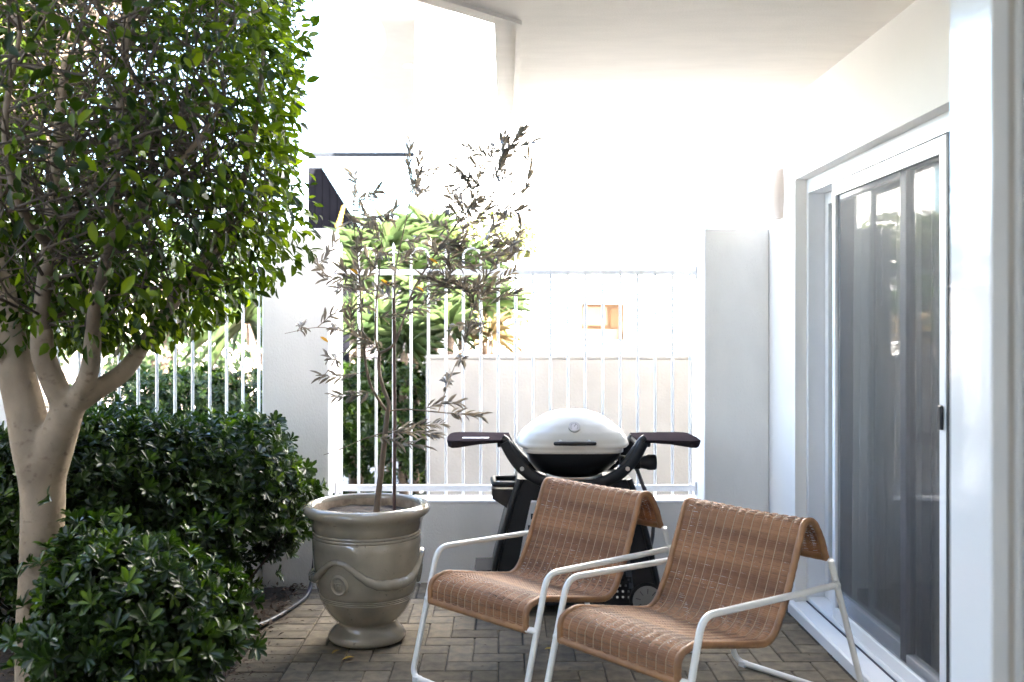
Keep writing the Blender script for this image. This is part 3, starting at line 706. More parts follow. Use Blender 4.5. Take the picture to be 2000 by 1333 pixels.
# ---- glazed urn with olive tree
PB = Vector(((717 - CX) / F_PX * 4.8, 4.8, 0))
urn = empty('glazed_urn', PB, R(0)); tag(urn, 'large glazed stone grey urn with garland relief on the paving', 'urn')
prof = [(.0, .004), (.176, .004), (.186, .014), (.187, .028), (.178, .045), (.160, .062), (.148, .078), (.144, .09), (.147, .098), (.156, .106), (.178, .128), (.203, .165), (.222, .205), (.236, .25), (.247, .30), (.255, .355),
        (.259, .41), (.260, .46), (.2605, .497), (.2575, .501), (.2605, .505), (.2605, .512), (.2575, .516), (.261, .520), (.261, .527), (.258, .531), (.262, .535), (.265, .565), (.272, .585), (.286, .602), (.300, .614), (.304, .626), (.302, .640), (.292, .652), (.280, .657), (.268, .657), (.260, .650), (.256, .63), (.252, .56), (.25, .545)]
for zz in (.213, .222, .231):
    i = next(k for k, (r_, z_) in enumerate(prof) if z_ > zz and k > 8); r0 = np.interp(zz, [prof[i - 1][1], prof[i][1]], [prof[i - 1][0], prof[i][0]])
    prof[i:i] = [(r0 - .0002, zz - .003), (r0 - .003, zz), (r0 + .0006, zz + .003)]
MB().lathe(prof, 72).build('vessel', 'glaze', urn, True, 50)
MB().lathe([(.249, .545), (.2495, .60), (.254, .634)], 64).build('inner_wall', 'glaze_inner', urn, True)
so = MB()
for i in range(9):
    for k in range(40):
        r_ = .25 * i / 8; q = 2 * math.pi * k / 40; so.v.append((r_ * math.cos(q), r_ * math.sin(q), .60 + .014 * noise.noise((r_ * 14 * math.cos(q), r_ * 14 * math.sin(q), 1))))
for i in range(8):
    for k in range(40): so.f.append((i * 40 + k, (i + 1) * 40 + k, (i + 1) * 40 + (k + 1) % 40, i * 40 + (k + 1) % 40))
so.build('potting_soil', 'soil', urn, True)
def prad(z): 
    zs = [p_[1] for p_ in prof[9:34]]; return float(np.interp(z, zs, [p_[0] for p_ in prof[9:34]]))
# garland: rises to a crest above each medallion and hangs between them
A0 = R(-113)
gar = [];
for k in range(121):
    t = k / 120 * 2 * math.pi; ph = 3 * t
    z = .355 + .055 * math.cos(ph) ** 1 + .012 * math.cos(2 * ph)
    r_ = prad(z) + .004; gar.append((r_ * math.cos(A0 + t), r_ * math.sin(A0 + t), z, .013 + .013 * (.5 - .5 * math.cos(ph))))
MB().tube([g_[:3] for g_ in gar], [g_[3] * (1 + .08 * math.sin(k * 1.9)) for k, g_ in enumerate(gar)], 12, False).build('garland', 'glaze', urn, True, 80)
for k in range(3):
    a = A0 + k * 2 * math.pi / 3; r_ = prad(.315); md = MB(); n_s = 28
    c_ = Vector((math.cos(a), math.sin(a), 0)); tn = Vector((-math.sin(a), math.cos(a), 0)); nn_ = (c_ + Vector((0, 0, -.18))).normalized(); up_ = nn_.cross(tn) * 1.0
    if up_.z < 0: up_ = -up_
    ctr = c_ * (r_ - .004) + Vector((0, 0, .315))
    prof2 = [(.0, .012), (.026, .012), (.030, .009), (.037, .010), (.043, .015), (.048, .011), (.051, -.004)]
    for rr, hh in prof2:
        for j in range(n_s):
            q = 2 * math.pi * j / n_s; md.v.append(tuple(ctr + tn * (rr * .92 * math.cos(q)) + up_ * (rr * math.sin(q)) + nn_ * hh))
    for i in range(len(prof2) - 1):
        for j in range(n_s): md.f.append((i * n_s + j, (i + 1) * n_s + j, (i + 1) * n_s + (j + 1) % n_s, i * n_s + (j + 1) % n_s))
    mo = md.build('medallion', 'glaze', urn, True, 70)
    mk = MB()
    for (a0, b0, a1, b1) in ((-.018, .012, .018, .012), (-.014, .012, -.014, -.014), (.014, .012, .010, -.014), (-.004, .0, .012, .0)):
        mk.tube([ctr + tn * a0 + up_ * b0 + nn_ * .012, ctr + tn * a1 + up_ * b1 + nn_ * .012], .0035, 6)
    mk.build('stamp', 'glaze', mo, True)
SOILZ = .60
OB = PB + Vector((.045, -.02, SOILZ))
olive = empty('olive_tree', OB); tag(olive, 'slender young olive tree growing from the glazed urn', 'tree')
def op(px, py, dy=0.): return P(px, py, 4.8 + dy) - OB
tr_ = spline([op(735, 1002), op(738, 975), op(745, 917, .0), op(752, 850), op(757, 805)], 5)
MB().tube(tr_, list(np.linspace(.0155, .0125, len(tr_))), 10).build('trunk', 'olive_bark', olive, True)
blist = [
    ([op(757, 808), op(759, 787), op(748, 757, .01), op(740, 720, .01), op(741, 688)], .0105, .0085),
    ([op(755, 802), op(742, 785, -.01), op(722, 748, -.03), op(712, 690, -.04), op(715, 656, -.05)], .0075, .006),
    ([op(741, 690), op(756, 684, .02), op(772, 668, .03), op(788, 625, .05), op(808, 566, .06), op(840, 512, .05), op(882, 452, .02), op(930, 392, 0), op(970, 335, -.02), op(1005, 270, -.04)], .0075, .002),
    ([op(741, 690), op(735, 672, -.01), op(733, 643, -.02), op(736, 580, -.03), op(742, 520, -.03), op(748, 440, 0)], .006, .002),
    ([op(772, 668, .03), op(771, 600, .04), op(772, 530, .05), op(784, 470, .06), op(800, 400, .05), op(818, 310, .04)], .0055, .0018),
    ([op(713, 700, -.04), op(706, 620, -.06), op(702, 540, -.08), op(694, 470, -.1), op(690, 400, -.1)], .0042, .0018),
    ([op(760, 803), op(797, 800, -.03), op(860, 806, -.08), op(905, 810, -.1), op(945, 816, -.1)], .0042, .0015),
    ([op(856, 806, -.08), op(872, 760, -.1), op(888, 715, -.12), op(906, 682, -.12)], .0026, .0012),
    ([op(750, 845), op(700, 862, -.04), op(660, 880, -.06), op(632, 889, -.06)], .003, .0012),
    ([op(741, 700), op(700, 698, -.04), op(665, 690, -.06), op(640, 725, -.08), op(622, 745, -.08)], .003, .0012),
    ([op(714, 665, -.05), op(670, 648, -.07), op(620, 640, -.1), op(556, 652, -.12)], .0028, .0012),
    ([op(840, 512, .05), op(900, 500, .08), op(960, 480, .1), op(1035, 492, .1)], .003, .0012),
    ([op(808, 566, .06), op(870, 560, 0), op(930, 600, -.04), op(945, 640, -.05)], .003, .0012),
    ([op(702, 540, -.08), op(670, 520, -.1), op(640, 540, -.12), op(612, 500, -.12)], .0028, .0012),
    ([op(882, 452, .02), op(940, 430, .06), op(1000, 380, .1), op(1068, 352, .12)], .0028, .0012),
]
onodes = []
for pts_, r0, r1 in blist:
    s_ = spline(pts_, 5); MB().tube(s_, list(np.linspace(r0, r1, len(s_))), 7).build('branch', 'olive_bark', olive, True, 60); onodes += s_
tips_px = [(1020, 255), (985, 262), (1028, 300), (955, 285), (905, 285), (890, 330), (1000, 345), (1040, 360), (940, 345), (880, 365), (850, 335), (1040, 405), (990, 410), (930, 405), (870, 410),
           (820, 305), (812, 360), (690, 340), (700, 405), (742, 372), (760, 425), (720, 445), (680, 430), (960, 455), (1005, 480), (905, 440), (940, 525), (985, 545), (1005, 530), (622, 512), (630, 545),
           (655, 470), (700, 475), (590, 640), (640, 700), (628, 735), (655, 775), (690, 545), (680, 600), (720, 600), (940, 565), (925, 600), (900, 560), (860, 520), (840, 470), (930, 645), (900, 700),
           (940, 812), (900, 788), (880, 735), (850, 850), (828, 872), (868, 828), (660, 565), (690, 640), (800, 500), (780, 560), (850, 585), (880, 640), (955, 500), (830, 430), (900, 480), (920, 460),
           (985, 300), (965, 380), (870, 470), (820, 540), (760, 500), (730, 560), (700, 520), (665, 520), (690, 590), (915, 545), (960, 545), (875, 545), (840, 555), (800, 610), (705, 660), (650, 640), (1015, 440), (975, 430)]
lp, ld, ln = [], [], []
tw = MB()
tips_px = tips_px + [(a + rnd.uniform(-32, 32), b + rnd.uniform(-30, 30)) for a, b in tips_px if a > 700 and b < 560 and rnd.random() < .6]
for (px, py) in tips_px:
    dy = rnd.uniform(-.22, .22); e = op(px, py, dy)
    cand = sorted(onodes, key=lambda q_: (q_ - e).length + (.25 if q_.z > e.z + .03 else 0))
    a = next((c_ for c_ in cand if (c_ - e).length > .17), cand[0])
    mid = (a + e) / 2 + Vector((rnd.gauss(0, .012), rnd.gauss(0, .015), rnd.gauss(0, .012)))
    s_ = spline([a, mid, e], 6); tw.tube(s_, list(np.linspace(.0022, .0009, len(s_))), 5)
    ln_ = sum((s_[i + 1] - s_[i]).length for i in range(len(s_) - 1)); nlv = max(8, int(ln_ / .021) * 2)
    for k in range(nlv):
        t = .12 + .88 * (k // 2 * 2 + 1) / nlv; j = min(int(t * (len(s_) - 1)), len(s_) - 2); p_ = s_[j].lerp(s_[j + 1], min(1, t * (len(s_) - 1) - j))
        ax = (s_[j + 1] - s_[j]).normalized(); rv = Vector((rnd.gauss(0, 1), rnd.gauss(0, 1), rnd.gauss(0, 1))); sd = (rv - ax * rv.dot(ax)).normalized()
        if k % 2: sd = (-prev_sd + sd * .25).normalized()
        prev_sd = sd
        dv = (ax * rnd.uniform(.7, 1.1) + sd * rnd.uniform(.35, .75) + Vector((0, 0, rnd.uniform(-.25, .15)))).normalized()
        lp.append(p_); ld.append(dv); ln.append(Vector((rnd.gauss(0, .7), rnd.gauss(0, .7), 1)))
tag(tw.build('twigs', 'olive_bark', olive, True), kind='stuff')
lp, ld, ln = np.array(lp), np.array(ld), np.array(ln); n = len(lp)
L = rng.uniform(.042, .076, n)
split_leaves(olive, T_OLIVE, 'olive_leaf', lp, ld, ln, L, L * rng.uniform(.20, .28, n), 300, 'foliage', OB)
me = leaf_object_mesh('leaf', T_OLIVE, 'olive_gold')
for (px, py) in ((743, 546), (812, 560), (683, 525), (838, 505), (625, 658)):
    o = place_leaf(me, olive, np.array(op(px, py, -.1)), np.array([.8, -.2, -.5]), np.array([.1, -.8, .6]), .05, .016); o['label'] = 'yellow leaf'
stk = MB().tube([(0, 0, -.02), (.002, 0, .5), (-.003, .005, 1.045)], [.0085, .008, .0075], 10).build('plant_stake', 'stake', smooth=True); stk.location = PB + Vector((.128, .03, SOILZ))
tag(stk, 'straight dark red brown stake beside the olive trunk in the urn', 'stake')

# ---- aloes beyond the fence
def aloe(name, label, c, n_, Lm, up0, m='aloe_leaf', seed=0, group='spiky aloes beyond the fence', stem_z=None, width=.033):
    root = empty(name, (c[0], c[1], 0)); tag(root, label, 'plant', group)
    me_ = leaf_object_mesh('leaf', T_BLADE, m); rr = random.Random(seed)
    MB().tube(spline([(0, 0, 0), (rr.uniform(-.04, .04), 0, c[2] * .5), (0, 0, c[2] + .02)], 5), list(np.linspace(.04, .03, 11)), 9).build('stem', 'aloe_trunk', root, True)
    for k in range(n_):
        t = (k + .5) / n_; el = math.asin(min(1, max(-1, up0 + (1 - up0) * (1 - t) ** .9 * 1.0 - .25 * t))) ; az = k * 2.39996 + rr.uniform(-.3, .3)
        d_ = np.array([math.cos(az) * math.cos(el), math.sin(az) * math.cos(el), math.sin(el)])
        L_ = Lm * rr.uniform(.75, 1.1) * (.65 + .35 * math.sin(math.pi * min(1, t * 1.1)))
        place_leaf(me_, root, np.array([d_[0] * .03, d_[1] * .03, c[2] + .1 * (1 - t)]), d_, np.array([rr.gauss(0, .15), rr.gauss(0, .15), 1.]) - d_ * .2, L_, width * rr.uniform(.8, 1.15))
    return root
AL = [((700, 560), 8.5, 30, .50, .05, 'pale green aloe rosette close to the left pillar'), ((745, 660), 8.2, 30, .46, .0, 'low aloe rosette with broad leaves above the far hedge'), ((760, 500), 8.8, 30, .55, .2, 'tall aloe rosette behind the olive trunk with upright leaves'),
      ((850, 610), 8.4, 30, .50, .05, 'aloe rosette above the left end of the beige garden wall'), ((905, 545), 8.7, 30, .50, .1, 'aloe rosette behind the right side of the olive tree'), ((945, 620), 8.5, 34, .55, .0, 'rightmost aloe rosette spreading over the beige garden wall'),
      ((840, 480), 9.0, 26, .46, .25, 'highest aloe rosette against the white wall'), ((705, 520), 8.9, 26, .5, .3, 'upright narrow leaved aloe in front of the charcoal screen')]
AL += [((790, 690), 8.1, 34, .42, -.1, 'lowest aloe rosette beside the garden wall end above the far hedge'), ((690, 640), 8.3, 32, .45, .0, 'aloe rosette low beside the left pillar behind the first balusters'), ((810, 560), 8.6, 34, .5, .1, 'aloe rosette straight behind the olive fork'),
       ((880, 660), 8.15, 30, .40, -.05, 'small aloe rosette drooping over the coping of the beige garden wall')]
for k, ((px, py), Y, n_, Lm, up0, lb) in enumerate(AL):
    n_ = int(n_ * 1.6)
    c = P(px, py, Y); aloe('aloe', lb, (c.x, c.y, c.z), n_, Lm, up0, seed=k)
c = P(960, 668, 8.35); aloe('dry_grass_clump', 'straw coloured dry clump hanging over the beige garden wall', (c.x, c.y, c.z), 40, .36, -.1, 'straw_leaf', 77, None, width=.02)
# aloe with a leaning trunk outside the diagonal fence
lt = empty('leaning_aloe', (-1.55, 7.7, 0)); tag(lt, 'aloe with a curved leaning bare trunk seen through the diagonal fence', 'plant', 'spiky aloes beyond the fence')
def lpn(px, py, Y): return P(px, py, Y) - Vector((-1.55, 7.7, 0))
s_ = spline([(.25, .25, 0), lpn(560, 690, 7.8), lpn(505, 718, 7.7), (lpn(460, 742, 7.6)), lpn(415, 752, 7.5)], 6)
MB().tube(s_, list(np.linspace(.075, .055, len(s_))), 10).build('trunk', 'aloe_trunk', lt, True)
me = leaf_object_mesh('leaf', T_BLADE, 'aloe_leaf'); hd = lpn(470, 640, 7.5)
for (cpx, cpy, Y, nl) in ((480, 630, 7.5, 34), (430, 560, 7.8, 26)):
    hd = lpn(cpx, cpy, Y)
    for k in range(nl):
        az = k * 2.4; el = rnd.uniform(-.75, 1.0); d_ = np.array([math.cos(az) * math.cos(el), math.sin(az) * math.cos(el), math.sin(el)])
        place_leaf(me, lt, np.array(hd), d_, np.array([rnd.gauss(0, .2), rnd.gauss(0, .2), 1.]), rnd.uniform(.38, .55), rnd.uniform(.035, .055))
s_ = spline([lpn(505, 718, 7.7), lpn(495, 680, 7.6), lpn(480, 632, 7.5)], 4); MB().tube(s_, .035, 8).build('stem', 'aloe_trunk', lt, True)
# yellow aloe flower
fl = empty('aloe_flower', P(655, 470, 8.6)); tag(fl, 'yellow aloe flower spike above the left pillar', 'flower')
s_ = spline([(0, 0, -.25), (.01, 0, 0), (.03, 0, .15), (.06, 0, .26)], 5); MB().tube(s_, .006, 6).build('stalk', 'aloe_trunk', fl, True)
mb_ = MB()
for k in range(46):
    t = k / 45; c_ = Vector((.02 + .055 * t, 0, .10 + .2 * t)); a = k * 2.4; e = c_ + Vector((math.cos(a) * .022, math.sin(a) * .022, .008)) * (1.2 - .6 * t); mb_.tube([c_, e], [.004, .006], 5)
mb_.build('floret', 'flower', fl, True)
# yellow green bush right of the aloes
bc = P(965, 470, 8.95)
def bush_s(n_):
    p_ = unit(n_); r_ = rng.uniform(.65, 1, n_) ** .6; q_ = p_ * r_[:, None] * np.array([.42, .35, .23]); q_[:, 2] += bc.z + .03 - .12 * (q_[:, 0] ** 2) * 4; return q_, (p_ + np.array([0, -.1, .5])) / np.linalg.norm(p_ + np.array([0, -.1, .5]), axis=1, keepdims=True)
rosette_shrub('round_leaf_bush', 'yellow green small leaved bush against the white wall right of the olive crown', 'bush', (bc.x, bc.y, 0), bush_s, 420, 9, .036, .022, 'bush_leaf', 0, None, 24)
# trees in the distance behind the diagonal fence
def far_tree(x, y, h, r, label, seed, n_=2600):
    root = empty('garden_tree', (x, y, 0)); tag(root, label, 'tree', 'trees far behind the diagonal fence'); rr = random.Random(seed)
    tk = MB(); tk.tube(spline([(0, 0, -.1), (.08, 0, h * .35), (-.05, .05, h * .7)], 5), list(np.linspace(.16, .05, 11)), 9)
    for k in range(9):
        a = rr.uniform(0, 6.28); z_ = h * rr.uniform(.3, .6); tk.tube(spline([(0, 0, z_), (math.cos(a) * r * .4, math.sin(a) * r * .4, z_ + .3), (math.cos(a) * r * .8, math.sin(a) * r * .8, z_ + h * .22)], 3), list(np.linspace(.05, .012, 7)), 6)
    tk.build('trunk', 'twig_bark', root, True)
    ps, os_ = [], []
    while len(ps) < n_:
        v = Vector((rr.gauss(0, 1), rr.gauss(0, 1), rr.gauss(0, 1))).normalized(); p_ = Vector((v.x * r, v.y * r, v.z * h * .36)) * rr.uniform(.4, 1) ** .5
        if noise.noise(p_ * 1.6 + Vector((seed, 0, 0))) < -.1: continue
        ps.append((p_.x, p_.y, p_.z + h * .62)); os_.append(v)
    ps, os_ = np.array(ps), np.array(os_); L_ = rng.uniform(.10, .19, n_)
    me_ = leaves_mesh('crown', T_SMALL, ps, os_ + unit(n_), np.array([0, 0, 1.]) + unit(n_) * .6, L_, L_ * .5); me_.materials.append(MATS['far_leaf'])
    o_ = bpy.data.objects.new('crown', me_); col.objects.link(o_); o_.parent = root; o_['kind'] = 'stuff'
far_tree(-4.6, 13.5, 2.9, 1.5, 'soft green garden tree behind the middle of the diagonal fence', 3)
far_tree(-7.4, 15.0, 3.2, 1.6, 'garden tree at far left seen under the ficus branches', 4)

# ================================================================== THINGS ON THE PAVING
# ---- hose and tap
tap = empty('garden_tap', (-1.075, 5.72, .40)); tag(tap, 'small dark garden tap on the pillar behind the urn', 'tap')
MB().tube([(0, 0, 0), (0, -.05, 0), (0, -.06, -.03)], .011, 8).build('spout', 'black_plastic', tap, True); MB().tube([(-.02, -.03, .03), (.02, -.03, .03)], .006, 6).tube([(0, -.03, 0), (0, -.03, .03)], .004, 6).build('tap_handle', 'dark_metal', tap, True)
hs = [(-1.075, 5.66, .355), (-1.07, 5.62, .22), (-1.075, 5.56, .08), (-1.09, 5.47, .02), (-1.12, 5.32, .014), (-1.17, 5.10, .014), (-1.24, 4.92, .02), (-1.34, 4.78, .03), (-1.5, 4.66, .035)]
o = MB().tube(spline(hs, 8), .0125, 10).build('garden_hose', 'hose_black', smooth=True); tag(o, 'black garden hose curving from behind the urn into the hedge', 'hose')
# ---- fallen leaves
me = leaf_object_mesh('fallen_leaf', T_FICUS, 'ficus_leaf'); me.materials.clear(); me.materials.append(MATS['dead_leaf'])
fall = [((664, 1273), .055, 'yellow fallen leaf touching the foot of the urn'), ((693, 1287), .06, 'amber fallen leaf on the paver in front of the urn'), ((452, 1302), .06, 'pale curled fallen leaf at the edge of the bed'), ((1063, 1272), .05, 'brown fallen leaf under the two chairs'), ((470, 1262), .05, 'pale dry leaf lying on the mulch below the hose')]
for (px, py), s_, lb in fall:
    Y = CAM_H * F_PX / (py - HZ); o = bpy.data.objects.new('fallen_leaf', me); col.objects.link(o); o.location = ((px - CX) / F_PX * Y, Y, .008 if px > 480 else .04)
    o.rotation_euler = (R(rnd.uniform(-8, 8)), R(-4), rnd.uniform(0, 6)); o.scale = (s_, s_ * .45, s_); tag(o, lb, 'leaf', 'fallen leaves')

n = 260; x = rng.uniform(-1.15, 1.45, n); y = rng.uniform(3.9, 5.8, n); x[:120] = -1.15 + np.abs(rng.normal(0, .12, 120)); y[120:150] = 5.83; x[150:190] = 1.49
me = leaves_mesh('leaf_litter', T_SMALL, np.stack([x, y, np.full(n, .003)], 1), unit(n) * np.array([1, 1, .1]), np.array([0, 0, 1.]) + unit(n) * .3, rng.uniform(.005, .022, n), rng.uniform(.003, .009, n)); me.materials.append(MATS['chip'])
o = bpy.data.objects.new('leaf_litter', me); col.objects.link(o); tag(o, 'scattered crumbs of dry leaf and bark on the paving', kind='stuff')
# ---- rattan armchairs
WS, WF = .584, .656
prof_c = fillet([(0, 0, .331), (.0, 0, .418), (.085, 0, .436), (.30, 0, .392), (.515, 0, .352), (.60, 0, .50), (.715, 0, .775), (.775, 0, .765), (.822, 0, .70), (.856, 0, .616)],
                [0, .05, .06, .5, .10, .6, .05, .05, .2, 0], 6)
pp = [(p.x, p.z) for p in prof_c]
def resample(pts, step):
    a = np.array(pts); s_ = np.concatenate([[0], np.cumsum(np.linalg.norm(np.diff(a, axis=0), axis=1))]); n_ = int(s_[-1] / step); t = np.linspace(0, s_[-1], n_ + 1)
    return np.stack([np.interp(t, s_, a[:, 0]), np.interp(t, s_, a[:, 1])], 1)
def make_chair():
    root = empty('rattan_armchair')
    # white steel: front hoop with arms, rear hoop
    h2 = WF / 2; r_ = .0125
    front = [(-h2, .849, .517), (-h2, .075, .542), (-h2, -.068, .0135), (h2, -.068, .0135), (h2, .075, .542), (h2, .849, .517)]
    MB().tube(fillet(front, [0, .075, .05, .05, .075, 0], 8), r_, 14).build('front_frame', 'chair_steel', root, True, 60)
    rear = [(-h2 + .012, .842, .612), (-h2 + .012, 1.089, .0135), (h2 - .012, 1.089, .0135), (h2 - .012, .842, .612)]
    MB().tube(fillet(rear, [0, .05, .05, 0], 8), r_, 14).build('rear_frame', 'chair_steel', root, True, 60)
    for s_ in (-1, 1):
        MB().tube([(s_ * h2, .868, .5165), (s_ * h2, .845, .5172)], .0165, 12).build('arm_joint', 'chair_steel', root, True, 60)
        MB().tube([(s_ * (h2 + .004), .017, .331), (s_ * (WS / 2 - .02), .0, .331)], .0125, 12).build('rail_stub', 'chair_steel', root, True, 60)
        MB().box(s_ * (h2 - .035) - .018, s_ * (h2 - .035) + .018, -.084, -.052, .0, .024, .004).build('foot_glide', 'chair_foot', root)
        MB().box(s_ * (h2 - .05) - .018, s_ * (h2 - .05) + .018, 1.073, 1.105, .0, .024, .004).build('foot_glide', 'chair_foot', root)
    # woven shell
    q = resample(pp, .0074); nw = len(q); t_ = np.gradient(q, axis=0); t_ /= np.linalg.norm(t_, axis=1, keepdims=True); nrm_ = np.stack([-t_[:, 1], t_[:, 0]], 1)
    ribs = 13; hw = WS / 2 - .012; nx_ = ribs * 3
    xs = np.linspace(-hw, hw, nx_ + 1)
    we = MB()
    for i, lay in [(a_, b_) for b_ in (0, 1) for a_ in range(nw)]:
        sgn = 1 if i % 2 else -1; jit = rnd.uniform(-.0006, .0006)
        ctr_ = []
        for k, x in enumerate(xs):
            ph = math.pi * (x + hw) / (2 * hw) * ribs
            off = (.0013 * sgn * math.sin(ph) + .0085 * abs(math.sin(ph)) ** .8) * (1 - .3 * lay) - .0062 * lay + .0025 * math.sin(x * 9 + i * .07)
            js = jit + .0037 * lay + .0007 * noise.noise((x * 14, i * .9, lay)); ctr_.append((x, q[i][0] + nrm_[i][0] * off + t_[i][0] * js, q[i][1] + nrm_[i][1] * off + t_[i][1] * js))
        # flat strand, rectangular section
        hwid, thk = .0027, .0014; vs = []; o_ = len(we.v)
        T_ = Vector((0, t_[i][0], t_[i][1])) * hwid; N_ = Vector((0, nrm_[i][0], nrm_[i][1])) * thk
        for c_ in ctr_:
            c_ = Vector(c_); vs += [c_ - T_, c_ + N_ * .9, c_ + T_, c_ - N_]
        fs = []
        for k in range(nx_):
            for e in range(4): fs.append((k * 4 + e, (k + 1) * 4 + e, (k + 1) * 4 + (e + 1) % 4, k * 4 + (e + 1) % 4))
        we.add(vs, fs)
    wo = we.build('woven_shell', 'rattan', root, True, 80); wo['label'] = 'finely woven brown rattan seat and back'; wo['kind'] = 'stuff'
    for k in range(ribs + 1):
        x = -hw + 2 * hw * k / ribs
        MB().tube([(x, a + b_[0] * .0035, z + b_[1] * .0035) for (a, z), b_ in zip(q[::4], nrm_[::4])], .0014, 5).build('warp_cane', 'cane_pale', root, True)
    # wrapped border: both sides, front rail and rear edge, with visible binding turns
    dn = resample(pp, .012)
    for s_ in (-1, 1):
        rr = [.0135 * (1 + .04 * math.sin(k * 2.1) + .03 * rnd.uniform(-1, 1)) for k in range(len(dn))]
        MB().tube([(s_ * (WS / 2 - .006), a, z) for a, z in dn], rr, 12).build('wrapped_edge', 'rattan_wrap', root, True, 70)
    for (a, z, r0) in ((0, .331, .0150), (.856, .616, .0135)):
        xs_ = np.linspace(-WS / 2 + .004, WS / 2 - .004, 50)
        MB().tube([(x, a, z) for x in xs_], [r0 * (1 + .05 * math.sin(k * 1.7) * rnd.uniform(.2, 1)) for k in range(50)], 12).build('wrapped_rail', 'rattan_wrap', root, True, 70)
    return root
chA = make_chair(); chA.location = (-.116, 4.054, 0); chA.rotation_euler.z = -.801
chB = copy_tree(chA); chB.location = (.391, 3.506, 0); chB.rotation_euler.z = -.887
for o in list(chB.children): pass
tag(chA, 'brown rattan armchair with white tube frame standing next to the urn', 'armchair', 'pair of rattan armchairs')
tag(chB, 'brown rattan armchair with white tube frame standing next to the sliding door', 'armchair', 'pair of rattan armchairs')

# ---- barbecue
bq = empty('gas_barbecue', (.363, 5.36, 0)); tag(bq, 'black gas barbecue with cream domed lid and open side tables on a wheeled cart', 'barbecue')
def loop(a, b, z, ex, n_=56, yoff=0.):
    out = []
    for k in range(n_):
        q = 2 * math.pi * k / n_; c_, s_ = math.cos(q), math.sin(q)
        out.append((a * math.copysign(abs(c_) ** (2 / ex), c_), yoff + b * math.copysign(abs(s_) ** (2 / ex), s_), z))
    return out
def loft(loops, cap0=False, cap1=False):
    mb_ = MB(); n_ = len(loops[0])
    for l in loops: mb_.v += l
    for i in range(len(loops) - 1):
        for k in range(n_): mb_.f.append((i * n_ + k, i * n_ + (k + 1) % n_, (i + 1) * n_ + (k + 1) % n_, (i + 1) * n_ + k))
    if cap0: mb_.f.append(tuple(reversed(range(n_))))
    if cap1: mb_.f.append(tuple(range((len(loops) - 1) * n_, len(loops) * n_)))
    return mb_
ll = [loop(.258, .222, .846, 5, 64), loop(.264, .228, .848, 5, 64), loop(.266, .230, .862, 5, 64), loop(.264, .228, .868, 5, 64), loop(.286, .232, .874, 4.4, 64), loop(.298, .234, .884, 4, 64)]
for t in np.linspace(0.03, 1, 22):
    a = float(np.interp(t, [0, .10, .18, .354, .59, .75, .85, .95, .985, 1], [.300, .292, .287, .266, .218, .177, .146, .090, .05, .004])); b = float(np.interp(t, [0, .18, .354, .59, .75, .85, .95, .985, 1], [.232, .226, .213, .182, .15, .124, .078, .042, .004]))
    ll.append(loop(a, b, .888 + .175 * t, 3.6 - 1.4 * t, 64))
lid = loft(ll, False, True).build('lid', 'lid_enamel', bq, True, 70)
hd_ = empty('lid_handle', (0, -.245, .902)); hd_.parent = bq
MB().tube(spline([(-.108, .0, .0), (-.09, -.004, .002), (0, -.014, .003), (.09, -.004, .002), (.108, 0, 0)], 8), list(np.interp(np.linspace(0, 1, 33), [0, .06, .5, .94, 1], [.006, .011, .014, .011, .006])), 12, flat=(.85, 1.1)).build('grip', 'black_plastic', hd_, True, 70)
for s_ in (-1, 1): MB().tube([(s_ * .075, .0, .003), (s_ * .072, .045, .016)], [.008, .011], 10).build('mount', 'steel', hd_, True)
# thermometer, facing out of the sloping lid
gc = Vector((.0, -.193, .981)); gn = Vector((0, -.80, .60)).normalized(); th = empty('thermometer', gc); th.parent = bq
MB().disc(-gn * .02, .030, gn, .028, 28).build('bezel', 'steel', th, True)
MB().disc(gn * .0082, .024, gn, .0012, 28).build('dial', 'gauge_face', th)
u_ = Vector((1, 0, 0)); v_ = gn.cross(u_)
mb_ = MB()
for k in range(13):
    a = R(-40 + 260 * k / 12); e = u_ * math.cos(a) + v_ * math.sin(a); mb_.tube([gn * .0098 + e * .016, gn * .0098 + e * .021], .0013, 4)
mb_.tube([gn * .0102, gn * .0102 + (u_ * .5 + v_ * .85).normalized() * .015], .0014, 4); mb_.build('needle', 'ink', th)
# cook box
bl = [loop(.257, .221, .8455, 5, 56), loop(.252, .216, .835, 5, 56), loop(.235, .195, .79, 3.6, 56), loop(.195, .155, .74, 2.6, 56), loop(.13, .10, .708, 2.4, 56), loop(.05, .05, .70, 2.2, 56)]
loft(list(reversed(bl)), True, False).build('cook_box', 'black_enamel', bq, True, 60)
MB().tube(spline([(-.145, -.19, .735), (-.09, -.215, .722), (0, -.222, .718), (.09, -.215, .722), (.145, -.19, .735)], 6), .007, 8, flat=(1.2, .7)).build('drip_tray_handle', 'steel', bq, True)
